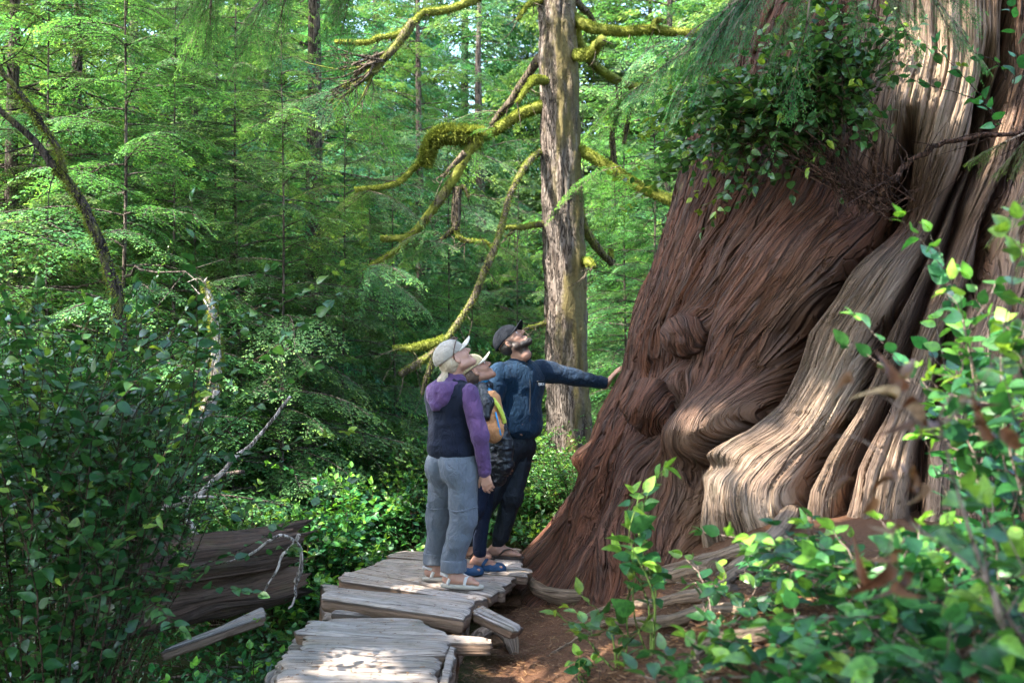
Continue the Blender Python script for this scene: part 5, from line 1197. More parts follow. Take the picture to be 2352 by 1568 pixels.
# ================================================================ people: smooth-blended volumes, meshed as one surface each
class Sdf:
    def __init__(s, h=.005): s.h = h; s.ops = []
    def cone(s, a, b, ra, rb, k=.02, sub=False):
        a, b = np.asarray(a, float), np.asarray(b, float); m = max(ra, rb)
        s.ops.append(('c', np.minimum(a, b) - m, np.maximum(a, b) + m, k, sub, (a, b, ra, rb))); return s
    def chain(s, pts, rs, k=.02):
        for i in range(len(pts) - 1): s.cone(pts[i], pts[i + 1], rs[i], rs[i + 1], k)
        return s
    def ell(s, c, r, k=.02, A=None, sub=False):
        c = np.asarray(c, float); r = np.asarray(r, float) * np.ones(3); A = np.eye(3) if A is None else np.asarray(A, float)
        e = np.abs(A.T * 1.0) @ r if False else np.sqrt(((A.T * r[None, :]) ** 2).sum(1)); s.ops.append(('e', c - e, c + e, k, sub, (c, r, A))); return s
    def cut(s, p, n, k=.006):           # keep the side where (x-p).n < 0
        s.ops.append(('p', None, None, k, False, (np.asarray(p, float), nrm(n)))); return s
    def field(s):
        h = s.h; add = [o for o in s.ops if not o[4] and o[0] != 'p']
        lo = np.min([o[1] for o in add], 0) - .03; hi = np.max([o[2] for o in add], 0) + .03
        n = np.ceil((hi - lo) / h).astype(int) + 1; f = np.full(n, .2, dtype=np.float32)
        ax = [lo[i] + h * np.arange(n[i]) for i in range(3)]
        for ty, a, b, k, sub, pr in s.ops:
            if ty == 'p': i0, i1 = np.zeros(3, int), n
            else:
                mg = .05 + k; i0 = np.clip(((a - mg - lo) / h).astype(int), 0, n); i1 = np.clip(((b + mg - lo) / h).astype(int) + 2, 0, n)
            sl = tuple(slice(u, v) for u, v in zip(i0, i1))
            X = ax[0][sl[0]][:, None, None]; Y = ax[1][sl[1]][None, :, None]; Z = ax[2][sl[2]][None, None, :]
            if X.size * Y.size * Z.size == 0: continue
            if ty == 'c':
                A_, B_, ra, rb = pr; d = B_ - A_; l2 = max(d @ d, 1e-9)
                t = np.clip(((X - A_[0]) * d[0] + (Y - A_[1]) * d[1] + (Z - A_[2]) * d[2]) / l2, 0, 1)
                v = np.sqrt((X - A_[0] - t * d[0]) ** 2 + (Y - A_[1] - t * d[1]) ** 2 + (Z - A_[2] - t * d[2]) ** 2) - (ra + (rb - ra) * t)
            elif ty == 'e':
                c, r, A_ = pr; x, y, z = X - c[0], Y - c[1], Z - c[2]
                q = [A_[i][0] * x + A_[i][1] * y + A_[i][2] * z for i in range(3)]
                k0 = np.sqrt(sum((q[i] / r[i]) ** 2 for i in range(3))); k1 = np.sqrt(sum((q[i] / r[i] ** 2) ** 2 for i in range(3))) + 1e-9
                v = k0 * (k0 - 1) / k1
            else:
                p, nn = pr; v = (X - p[0]) * nn[0] + (Y - p[1]) * nn[1] + (Z - p[2]) * nn[2]
            g = f[sl]; kk = max(k, 1e-4)
            if ty == 'p': hh = np.maximum(kk - np.abs(g - v), 0) / kk; f[sl] = np.maximum(g, v) + hh * hh * kk * .25
            elif sub: v = -v; hh = np.maximum(kk - np.abs(g - v), 0) / kk; f[sl] = np.maximum(g, v) + hh * hh * kk * .25
            else: hh = np.maximum(kk - np.abs(g - v), 0) / kk; f[sl] = np.minimum(g, v) - hh * hh * kk * .25
        return f, lo
    def mesh(s, wr=None):
        f, lo = s.field(); h = s.h; n = f.shape
        if wr is not None:
            I = np.argwhere(np.abs(f) < .03); p = lo + I * h; f[I[:, 0], I[:, 1], I[:, 2]] -= wr(p)
        sg = f < 0; c = np.zeros(tuple(v - 1 for v in n), dtype=np.uint8)
        for dx in (0, 1):
            for dy in (0, 1):
                for dz in (0, 1): c += sg[dx:n[0] - 1 + dx, dy:n[1] - 1 + dy, dz:n[2] - 1 + dz]
        I = np.argwhere((c > 0) & (c < 8)); idx = np.full(c.shape, -1, dtype=np.int64); idx[tuple(I.T)] = np.arange(len(I))
        acc = np.zeros((len(I), 3)); cnt = np.zeros(len(I)); cor = [(x, y, z) for x in (0, 1) for y in (0, 1) for z in (0, 1)]
        for a in range(8):
            for b in range(a + 1, 8):
                A_, B_ = np.array(cor[a]), np.array(cor[b])
                if np.abs(A_ - B_).sum() != 1: continue
                fa = f[tuple((I + A_).T)]; fb = f[tuple((I + B_).T)]; m = (fa < 0) != (fb < 0); t = np.where(m, fa / np.where(m, fa - fb, 1), 0)
                acc += (A_ + t[:, None] * (B_ - A_)) * m[:, None]; cnt += m
        V = lo + h * (I + acc / np.maximum(cnt, 1)[:, None]); F_ = []
        for ax in range(3):
            o = [i for i in range(3) if i != ax]; sa = [slice(None)] * 3; sb = [slice(None)] * 3; sa[ax] = slice(0, -1); sb[ax] = slice(1, None)
            s0, s1 = sg[tuple(sa)], sg[tuple(sb)]; E = np.argwhere(s0 != s1); E = E[(E[:, o[0]] > 0) & (E[:, o[1]] > 0) & (E[:, o[0]] < n[o[0]] - 1) & (E[:, o[1]] < n[o[1]] - 1)]
            fl = s0[tuple(E.T)]; q = []
            for d0, d1 in ((1, 1), (0, 1), (0, 0), (1, 0)):
                e = E.copy(); e[:, o[0]] -= d0; e[:, o[1]] -= d1; q.append(idx[tuple(e.T)])
            q = np.stack(q, 1)
            if ax == 1: fl = ~fl
            q[~fl] = q[~fl][:, ::-1]; F_.append(q)
        return V, np.concatenate(F_)
    def build(s, name, m, parent=None, wr=None, attrs=None, shade=None, **kw):
        V, Q = s.mesh(wr); A = {}
        if attrs: A = {k: fn(V) for k, fn in attrs.items()}
        return mk(name, V, Q, m, parent, A, **kw)
def wrinkle(amp, fr, seed, st=(1, 1, .55)):
    st = np.array(st)
    def w(p): n = vn3(p * fr * st, seed) * .6 + vn3(p * fr * 2.1 * st + 5, seed + 1) * .4; return amp * (1 - 2.2 * np.abs(n))
    return w
def frame(f, u):
    f = nrm(np.array(f, float)); u = np.array(u, float); u = nrm(u - f * (u @ f)); r = np.cross(f, u); return r, f, u
class Head:
    def __init__(s, c, f, u, sc=1.0): s.c = np.asarray(c, float); s.r, s.f, s.u = frame(f, u); s.sc = sc; s.A = np.array([s.r, s.f, s.u])
    def at(s, x, y, z): return s.c + s.sc * (x * s.r + y * s.f + z * s.u)
    def ell(s, S, c, r, k=.015, sub=False, rot=None):
        A = s.A if rot is None else rot @ s.A; S.ell(s.at(*c), np.asarray(r) * s.sc, k, A, sub)
    def cone(s, S, a, b, ra, rb, k=.012, sub=False): S.cone(s.at(*a), s.at(*b), ra * s.sc, rb * s.sc, k, sub)
    def skull(s, S, fem=True):
        s.ell(S, (0, -.012, .026), (.073, .094, .082)); s.ell(S, (0, .030, -.030), (.056, .060, .080), .03)
        jw = .030 if fem else .036
        for g in (-1, 1):
            s.cone(S, (g * (jw + .018), -.005, -.060), (g * .014, .070, -.098), .022, .019, .022); s.ell(S, (g * .036, .056, -.030), (.022, .024, .022), .022)
            s.cone(S, (g * .012, .083, .014), (g * .040, .072, .012), .011, .011, .012)
        s.ell(S, (0, .078, -.103), (.021, .018, .018), .018)
        s.cone(S, (0, .087, .006), (0, .109, -.030), .008, .0125, .010)
        for g in (-1, 1): s.ell(S, (g * .012, .097, -.036), (.008, .010, .007), .006)
        for g in (-1, 1): s.ell(S, (g * .031, .090, .000), (.015, .012, .0095), .010, True)
        for g in (-1, 1): s.ell(S, (g * .031, .074, -.001), (.014, .0125, .0125), .003)
        s.ell(S, (0, .086, -.062), (.024, .013, .0075), .006); s.ell(S, (0, .085, -.075), (.021, .013, .0085), .006); s.cone(S, (-.021, .099, -.068), (.021, .099, -.068), .0028, .0028, .003, True)
        for g in (-1, 1):
            s.ell(S, (g * .076, -.012, -.014), (.008, .016, .028), .006); s.ell(S, (g * .085, -.009, -.012), (.006, .009, .017), .004, True); s.ell(S, (g * .074, -.006, -.038), (.006, .008, .009), .005)
    def eyes(s, parent):
        a = np.linspace(0, np.pi, 9); b = np.linspace(0, 2 * np.pi, 13)[:-1]
        for g in (-1, 1):
            V = []; t = []
            for p in a:
                for q in b: V.append(s.at(g * .031, .076, -.001) + s.sc * .0118 * (np.cos(p) * s.f + np.sin(p) * (np.cos(q) * s.r + np.sin(q) * s.u))); t.append(1.0 if p < .55 else 0)
            i = np.arange(8)[:, None] * 12; j = np.arange(12)[None]; Q = np.stack([i + j, i + (j + 1) % 12, i + 12 + (j + 1) % 12, i + 12 + j], -1).reshape(-1, 4); mk('eye', np.array(V), Q, M['eye'], parent, {'tint': np.array(t)})
def hand(S, w, d, n, side, curl=.5, L=.18, spread=.10, thumb=.6, k=.006):
    """w wrist, d towards the fingers, n out of the palm's front (palm side), side = +1 if the thumb lies along cross(d,n)"""
    d = nrm(d); n = nrm(n - d * (n @ d)); x = np.cross(d, n) * side; s = L / .18
    kn = []
    for i, off in enumerate((.030, .010, -.010, -.028)):
        a = w + x * off * .55 * s; b = w + d * (.088 - .006 * abs(i - 1)) * s + x * off * s; S.cone(a, b, .0135 * s, .0115 * s, .012); kn.append(b)
    S.cone(w - d * .03, w + d * .02, .025 * s, .023 * s, .012)
    for i, (b, l) in enumerate(zip(kn, (.072, .080, .074, .058))):
        dd = nrm(d + x * spread * (1.2 - .8 * i)); p = b; ang = 0
        for j, q in enumerate((.45, .31, .24)):
            ang += curl * (.55, .75, .5)[j] * (1 + .12 * i); v = dd * math.cos(ang) + n * math.sin(ang); e = p + v * l * q * s
            S.cone(p, e, (.0098, .0088, .0078)[j] * s, (.0088, .0078, .0066)[j] * s, k); p = e
    p = w + d * .022 * s + x * .026 * s; t = nrm(d * .75 + x * (.85 * thumb) + n * .35 * curl)
    e = p + t * .042 * s; S.cone(p, e, .0135 * s, .0115 * s, .010); t2 = nrm(t + d * .35 + n * .3 * curl); e2 = e + t2 * .030 * s; S.cone(e, e2, .0105 * s, .0092 * s, k); S.cone(e2, e2 + nrm(t2 + d * .15) * .022 * s, .0092 * s, .0072 * s, k)
def foot(S, ank, d, gz, L=.245, k=.02):
    """ank = ankle point; d horizontal direction; gz = height of the sole's upper side"""
    d = nrm(np.array([d[0], d[1], 0])); r = np.array([d[1], -d[0], 0]); a = np.array(ank); b = np.array([a[0], a[1], gz]); s = L / .245
    S.ell(b - d * .045 * s + (0, 0, .030), np.array([.032, .034, .032]) * s, k); S.cone(a, b - d * .02 * s + (0, 0, .045), .034 * s, .036 * s, k)
    S.cone(b - d * .01 + (0, 0, .052), b + d * .105 * s + (0, 0, .026), .034 * s, .026 * s, .03)
    for o in (.020, -.022): S.cone(b - d * .03 + r * o * .6 + (0, 0, .024), b + d * .115 * s + r * o + (0, 0, .021), .024 * s, .021 * s, .02)
    for i, o in enumerate((.030, .012, -.004, -.018, -.030)): S.cone(b + d * .120 * s + r * o * s + (0, 0, .019), b + d * (.172 - .008 * i - .004 * (i == 0)) * s + r * o * 1.05 * s + (0, 0, .013), .013 * s, (.0125 if i == 0 else .0088) * s, .006)
    for g in (-1, 1): S.ell(a + r * g * .032 * s + (0, 0, -.01), .014 * s, .012)
def sole(parent, ank, d, gz, m, th=.022, L=.275, name='sole', wid=1.0):
    d = nrm(np.array([d[0], d[1], 0])); r = np.array([d[1], -d[0], 0]); b = np.array([ank[0], ank[1], 0]); n = 40; t = np.linspace(0, 2 * np.pi, n, endpoint=False)
    u = np.cos(t); w = np.sin(t) * (.040 + .010 * (u > -.2) * np.sin((u + .2) * 1.3)) * wid; c = b + d * (.055 + u[:, None] * L / 2) + r * w[:, None]
    V = []; Q = []
    for q, (z, sc) in enumerate(((gz - th, .97), (gz - th * .5, 1.02), (gz - .003, 1.0), (gz + .001, .92))): V.append(b + d * .055 + (c - b - d * .055) * sc + (0, 0, z))
    V.append((b + d * .055 + (0, 0, gz))[None]); V.append((b + d * .055 + (0, 0, gz - th))[None]); V = np.concatenate(V); j = np.arange(n); j2 = (j + 1) % n
    for q in range(3): Q.append(np.stack([q * n + j, q * n + j2, (q + 1) * n + j2, (q + 1) * n + j], -1))
    T = np.concatenate([np.stack([3 * n + j, 3 * n + j2, np.full(n, 4 * n)], -1), np.stack([j2, j, np.full(n, 4 * n + 1)], -1)])
    return mk(name, V, [np.concatenate(Q), T], m, parent)
def strap(mb, pts, w, th=.003, n=20, up=None):
    q = smoothpath(pts, n); t = nrm(np.gradient(q, axis=0)); c = up if up is not None else q.mean(0); out = nrm(q - c) if up is None else np.tile(nrm(up), (n, 1)); sd = nrm(np.cross(t, out)); out = np.cross(sd, t)
    ring = np.stack([q - sd * w + out * 0, q - sd * w + out * th, q + sd * w + out * th, q + sd * w], 1)
    i = np.arange(n - 1)[:, None] * 4; j = np.arange(4)[None]; Q = np.stack([i + j, i + (j + 1) % 4, i + 4 + (j + 1) % 4, i + 4 + j], -1).reshape(-1, 4)
    mb.add(ring.reshape(-1, 3), np.concatenate([Q, [[3, 2, 1, 0]], [[(n - 1) * 4 + v for v in (0, 1, 2, 3)]]]))
def cap_mesh(hd, parent, m, brim_m, tiltf=0.0, brimL=.075, grow=1.0):
    """soft cap: crown over the skull and a curved brim in front"""
    S = Sdf(.005); hd.ell(S, (0, -.012, .034), np.array((.085, .108, .088)) * grow); S.cut(hd.at(0, 0, .020), -hd.u * 1.0 - hd.f * .12 + 0, .004)
    inner = Sdf(.005)
    hd.ell(S, (0, -.012, .026), (.076, .098, .082), .003, True)
    crown = S.build('cap', m, parent, wrinkle(.0025, 22, 5))
    nu, nv = 26, 10; V = []
    for lay in (0, 1):
        for j in range(nv):
            for i in range(nu):
                a = (i / (nu - 1) - .5) * 2 * 1.12; f = j / (nv - 1)
                rx, ry = .085 * grow, .108 * grow; bl = brimL * (math.cos(a * .72) ** .6)
                x = math.sin(a) * rx * (1 - .10 * f); y = -.012 + math.cos(a) * ry + bl * f; z = .026 - .030 * abs(math.sin(a)) ** 2 * (.4 + .6 * f) + .008 * f - .006 * lay
                V.append(hd.at(x, y, z))
    k = nu * nv; g = lambda l, j, i: l * k + j * nu + i; Q = []
    for j in range(nv - 1):
        for i in range(nu - 1): Q += [[g(0, j, i), g(0, j, i + 1), g(0, j + 1, i + 1), g(0, j + 1, i)], [g(1, j, i), g(1, j + 1, i), g(1, j + 1, i + 1), g(1, j, i + 1)]]
    for i in range(nu - 1): Q.append([g(0, nv - 1, i), g(0, nv - 1, i + 1), g(1, nv - 1, i + 1), g(1, nv - 1, i)])
    for j in range(nv - 1): Q += [[g(0, j, 0), g(0, j + 1, 0), g(1, j + 1, 0), g(1, j, 0)], [g(0, j, nu - 1), g(1, j, nu - 1), g(1, j + 1, nu - 1), g(0, j + 1, nu - 1)]]
    mk('brim', V, np.array(Q), brim_m, crown)
    return crown
def skinmat(name, c):
    t = NT(name); n = t.noise(t.obj(), 22, 4, .6); n2 = t.noise(t.obj(), 120, 2, .5)
    col = t.mix(n, tuple(v * .86 for v in c), tuple(min(1, v * 1.12) for v in c))
    col = t.mix(t.math('MULTIPLY', t.attr('beard'), t.ramp(t.noise(t.obj(), 240, 2, .6), [(.25, .6), (.5, 1)])), col, (.020, .013, .010))
    p = t.n('ShaderNodeBsdfPrincipled'); t.l(col, p.inputs['Base Color']); p.inputs['Roughness'].default_value = .5; p.inputs['Specular IOR Level'].default_value = .35
    p.inputs['Subsurface Weight'].default_value = .12; p.inputs['Subsurface Radius'].default_value = (.012, .004, .002); p.inputs['Subsurface Scale'].default_value = .6
    t.l(t.bump(n2, .25, .002), p.inputs['Normal']); t.l(p.outputs[0], t.out.inputs[0]); return t.m
M['skin1'] = skinmat('skin_fair', (.40, .215, .150)); M['skin2'] = skinmat('skin_tan', (.34, .170, .110)); M['skin3'] = skinmat('skin_olive', (.36, .195, .135))
t_ = NT('eye'); t_.principled(t_.mix(t_.attr('tint'), (.65, .62, .60), (.03, .02, .015)), .15, .5); M['eye'] = t_.m
def hairmat(name, c0, c1):
    t = NT(name); n = t.noise(t.mapping(t.obj(), (1, 1, .25)), 150, 4, .6); t.principled(t.mix(n, c0, c1), .55, .4, t.bump(n, .8, .004)); return t.m
M['blond'] = hairmat('blond_hair', (.20, .14, .085), (.52, .42, .29)); M['brownhair'] = hairmat('brown_hair', (.022, .012, .008), (.10, .055, .034)); M['blackhair'] = hairmat('dark_hair', (.008, .006, .005), (.035, .025, .020))
M['fleece'] = cloth('navy_fleece', (0.0033, 0.0052, 0.0123), (0.0091, 0.0123, 0.0247), 260, .95, .02, .004); M['purple'] = cloth('purple_knit', (0.0527, 0.0255, 0.0748), (0.0984, 0.0508, 0.1312), 220, .9, .1, .003)
M['greypants'] = cloth('grey_nylon', (0.0704, 0.0827, 0.1021), (0.1148, 0.1292, 0.1513), 60, .75, .1, .004, spec=.3); M['khaki'] = cloth('beige_cotton', (.22, .19, .155), (.33, .29, .24), 180, .9, .2, .002); M['cream'] = cloth('cream_cotton', (.36, .325, .26), (.48, .44, .36), 180, .9, .2, .002); M['camel'] = cloth('tan_cotton', (.28, .215, .11), (.40, .32, .18), 180, .9, .2, .002)
M['jacket'] = cloth('navy_jacket', (0.0019, 0.0112, 0.0260), (0.0049, 0.0238, 0.0518), 240, .9, .05, .003); M['sleeve'] = cloth('dark_navy_fleece', (0.0019, 0.0081, 0.0198), (0.0056, 0.0182, 0.0392), 240, .9, .05, .003); M['darkpants'] = cloth('blue_black_trousers', (0.0032, 0.0054, 0.0090), (0.0080, 0.0128, 0.0192), 120, .7, 0, .004, spec=.3)
M['jeans'] = cloth('dark_print_leggings', (0.0024, 0.0048, 0.0120), (0.0121, 0.0187, 0.0413), 30, .8, 0, .004); M['teal'] = cloth('teal_shell', (.01, .115, .23), (.02, .19, .36), 60, .7, .1, .004); M['puffer'] = cloth('black_puffer', (0.0024, 0.0036, 0.0060), (0.0084, 0.0120, 0.0192), 60, .45, 0, .006, spec=.5)
M['orange'] = cloth('orange_pack_cloth', (.36, .15, .055), (.50, .24, .10), 50, .7, .1, .004); M['lime'] = cloth('lime_webbing', (.36, .42, .04), (.50, .56, .07), 100, .7); M['grey'] = cloth('grey_webbing', (.22, .22, .21), (.40, .40, .38), 120, .8); M['black'] = plain('black_plastic', (.012, .012, .014), .4); M['bluezip'] = plain('blue_zip_tape', (.02, .22, .45), .6)
M['clog'] = plain('blue_clog_foam', (.012, .045, .10), .6, .3); M['solebeige'] = plain('beige_rubber', (.42, .38, .32), .8, .2); M['solebrown'] = plain('dark_rubber', (.07, .05, .04), .8, .2); M['strapgrey'] = cloth('pale_strap', (.42, .40, .38), (.62, .60, .57), 120, .8); M['capblue'] = cloth('charcoal_cap', (0.0028, 0.0036, 0.0060), (0.0077, 0.0094, 0.0138), 160, .85, 0, .003); M['amber'] = plain('tortoise_frame', (.05, .018, .008), .25, .5); M['white'] = plain('white_print', (.75, .75, .75), .6)
def limbs_body(S, sh, el, wr, r=(.045, .038, .027), k=.02): S.cone(sh, el, r[0], r[1], k); S.cone(el, wr, r[1], r[2], k)
# ---------------------------------------------------------------- woman in the fleece vest
def woman_vest():
    D0 = 6.45; root = empty('person', (P(1045, 1340, 6.5)[0], 6.5, 0), 'woman in beige cap, navy fleece vest, purple hooded top and rolled grey trousers', 'person')
    f = nrm(np.array([.70, .71, 0])); r = np.array([f[1], -f[0], 0]); up = np.array([0, 0, 1.0])
    c = P(1036, 1000, D0)          # body axis
    ax = lambda px, y, d=D0: P(px, y, d)
    pel = ax(1041, 1068); wai = ax(1034, 1000); che = ax(1034, 930); nb = ax(1040, 884)
    shR = che + r * .165 + up * .075; shL = che - r * .165 + up * .075
    elR = ax(1103, 1000, 6.30); wrR = ax(1113, 1080, 6.34); elL = ax(1006, 985, 6.72); wrL = ax(1045, 1040, 6.82)
    hipR = pel + r * .085 - up * .04; hipL = pel - r * .085 - up * .04
    aR = ax(1042, 1322, 6.40); aL = ax(1001, 1304, 6.64); kR = ax(1064, 1190, 6.38); kL = ax(1010, 1185, 6.60)
    gzR, gzL = .036, .034
    hd = Head(ax(1042, 822, 6.42), (.66, .30, .66), (-.60, -.10, .78), 1.03)
    B = Sdf(.0048); hd.skull(B); B.cone(nb, hd.at(0, -.02, -.05), .052, .046, .03); B.ell(che, (.13, .11, .17), .04); B.cone(che, pel, .10, .12, .04); B.cone(nb - up * .02, shR, .045, .045, .03); B.cone(nb - up * .02, shL, .045, .045, .03)
    limbs_body(B, shR, elR, wrR); limbs_body(B, shL, elL, wrL); hand(B, wrR + (.003, 0, -.008), np.array([.16, .05, -1]), np.array([.35, .93, 0.1]), -1, .55, .175, .06)
    hand(B, wrL, np.array([.5, .4, -.7]), np.array([.3, -.8, -.3]), 1, .5, .17)
    for hip, kn, an in ((hipR, kR, aR), (hipL, kL, aL)): B.cone(hip, kn, .075, .048, .03); B.cone(kn, an, .048, .033, .03)
    dR = np.array([.97, -.22]); dL = np.array([.93, .05]); foot(B, aR, dR, gzR); foot(B, aL, dL, gzL)
    body = B.build('body', M['skin1'], root); hd.eyes(body)
    # vest
    S = Sdf(.006); A = np.array([r, f, up])
    S.ell(che + up * .01, (.175, .125, .19), .03, A); S.cone(che + up * .045 + r * .10, che + up * .045 - r * .10, .085, .085, .04); S.ell(wai + f * .0, (.160, .128, .16), .06, A); S.ell(ax(1039, 1035), (.172, .142, .09), .05, A)
    S.cone(nb - up * .03, nb + up * .025, .075, .066, .03); S.cone(nb - up * .055, shR - r * .030 - up * .012, .062, .074, .03); S.cone(nb - up * .055, shL + r * .025 - up * .012, .062, .072, .03); S.cut(ax(1040, 1047), -up + .10 * f, .01)
    S.build('vest', M['fleece'], root, wrinkle(.0065, 9, 3, (.7, .7, 1.6)))
    # purple top: sleeves and hood
    S = Sdf(.005); S.cone(shR + r * .01, elR, .064, .053, .03); S.cone(elR, wrR, .053, .036, .025); S.cone(wrR + up * .028, wrR - up * .008, .038, .035, .01)
    S.build('sleeve', M['purple'], root, wrinkle(.006, 13, 7, (1, 1, .9)))
    S = Sdf(.006); S.cone(shL - r * .0, elL, .060, .052, .03); S.cone(elL, wrL, .052, .036, .02); S.build('sleeve', M['purple'], root, wrinkle(.005, 13, 8))
    S = Sdf(.005); hb = nb - f * .06 - up * .01
    S.cone(nb + r * .055 + up * .020, nb - r * .055 + up * .024, .050, .050, .03); S.cone(nb + f * .04 + up * .01, nb - f * .04 + up * .03, .055, .058, .03)
    S.ell(hb - f * .050 - up * .030, (.112, .050, .070), .04, A); S.ell(hb - f * .066 - up * .080, (.088, .036, .060), .04, A); S.cone(hb + r * .09 - up * .0, hb - f * .09 - up * .12, .028, .024, .03); S.cone(hb - r * .09 - up * .0, hb - f * .09 - up * .12, .028, .024, .03); S.ell(nb + up * .085, (.05, .05, .06), .01, sub=True)
    S.build('hood', M['purple'], root, wrinkle(.007, 13, 9, (1, 1, 1)))
    # trousers
    S = Sdf(.006); S.ell(pel + up * .02, (.172, .135, .13), .04, A)
    for g in (1, -1): S.ell(pel - f * .055 + r * g * .072 - up * .02, (.092, .085, .105), .03, A)
    for hip, kn, an, q in ((hipR, kR, aR, .040), (hipL, kL, aL, .045)):
        S.cone(hip, kn, .098, .080, .03); S.cone(kn, an + up * .115, .080, .072, .03)
    S.cut(ax(1040, 1296, 6.5) - up * .0, -up + .0 * f, .004) if False else None
    S.ell(pel - f * .165 - up * .05, (.008, .045, .10), .03, A, True)
    S.build('trousers', M['greypants'], root, wrinkle(.010, 8, 12, (1, 1, .8)))
    for an, q in ((aR, .0), (aL, .0)):
        S = Sdf(.005); S.cone(an + up * .120, an + up * .030, .083, .084, .004); S.cut(an + up * .030, -up, .006); S.cut(an + up * .105, up, .006); S.cone(an + up * .05, an - up * .2, .070, .070, .003, True)
        S.build('trouser_cuff', M['greypants'], root, wrinkle(.0025, 14, 14))
    mb = MB()
    for a, b, an in ((hipR, kR, .82), (hipL, kL, .82)):    # zip-off seams
        p = a + (b - a) * .78; t = np.linspace(0, 2 * np.pi, 33); q = p + .092 * (np.cos(t)[:, None] * r + np.sin(t)[:, None] * f) + .012 * np.sin(t * 2 + 1)[:, None] * up; V, Q, T = tube(q, .006, 6, cap=False); mb.add(V, Q)
    mb.build('zip_seam', M['greypants'], root)
    # cap, hair
    crown = cap_mesh(hd, root, M['khaki'], M['cream'], grow=1.0)
    S = Sdf(.005); hd.ell(S, (0, -.040, -.008), (.074, .070, .062)); hd.ell(S, (0, .10, -.03), (.12, .095, .2), .02, True); 
    for g in (-1, 1): hd.ell(S, (g * .085, .015, -.02), (.03, .045, .06), .01, True)
    pt = hd.at(0, -.118, -.045); S.cone(hd.at(0, -.09, -.03), pt, .022, .020, .01); S.cone(pt, pt + np.array([-.020, -.02, -.035]), .026, .030, .01); S.cone(pt + np.array([-.020, -.02, -.035]), pt + np.array([.006, -.03, -.082]), .030, .012, .01)
    S.build('hair', M['blond'], root, wrinkle(.006, 40, 15, (1, 1, .3)))
    mb = MB(); t = np.linspace(0, 2 * np.pi, 17); V, Q, T = tube(np.array([hd.at(.022 * math.cos(a), -.098, -.034 + .022 * math.sin(a)) for a in t]), .006, 6, cap=False); mb.add(V, Q); mb.build('hair_tie', M['black'], root)
    # sandals
    for an, d, gz in ((aR, dR, gzR), (aL, dL, gzL)):
        so_ = sole(root, an, d, gz, M['solebeige'], .026, .285, 'sandal'); d3 = nrm(np.array([d[0], d[1], 0])); rr = np.array([d3[1], -d3[0], 0]); b = np.array([an[0], an[1], gz]); mb = MB(); ctr = b + d3 * .03 + up * .03
        strap(mb, [b - d3 * .03 + rr * .042, b - d3 * .01 + rr * .040 + up * .045, b + d3 * .035 + up * .080, b - d3 * .01 - rr * .040 + up * .045, b - d3 * .03 - rr * .042], .011)
        strap(mb, [b + rr * .040 + up * .045, b - d3 * .055 + rr * .034 + up * .062, b - d3 * .086 + up * .062, b - d3 * .055 - rr * .034 + up * .062, b - rr * .040 + up * .045], .010)
        strap(mb, [b + d3 * .085 + rr * .050, b + d3 * .09 + rr * .035 + up * .040, b + d3 * .095 + up * .052, b + d3 * .10 - rr * .038 + up * .038, b + d3 * .10 - rr * .050], .010)
        strap(mb, [b + d3 * .035 + up * .080, b + d3 * .065 + up * .066, b + d3 * .095 + up * .052], .008, up=up)
        mb.build('strap', M['strapgrey'], so_)
    # sunglasses pushed up on the cap
    mb = MB()
    for g in (-1, 1):
        V, Q, T = tube(smoothpath([hd.at(g * .058, .086, .082), hd.at(g * .082, .050, .066), hd.at(g * .092, .0, .034), hd.at(g * .086, -.030, -.004)], 16), np.linspace(.004, .0028, 16), 6); mb.add(V, Q, T)
        t = np.linspace(0, 2 * np.pi, 17); V, Q, T = tube(np.array([hd.at(g * .034 + .027 * math.cos(a), .082 + .014 * math.sin(a), .089 - .014 * math.sin(a)) for a in t]), .0035, 6, cap=False); mb.add(V, Q)
    V, Q, T = tube(np.array([hd.at(-.008, .084, .090), hd.at(.008, .084, .090)]), .003, 6); mb.add(V, Q, T)
    tag(mb.build('sunglasses', M['amber']), 'dark sunglasses pushed up on the beige cap of the woman in the vest', 'sunglasses')
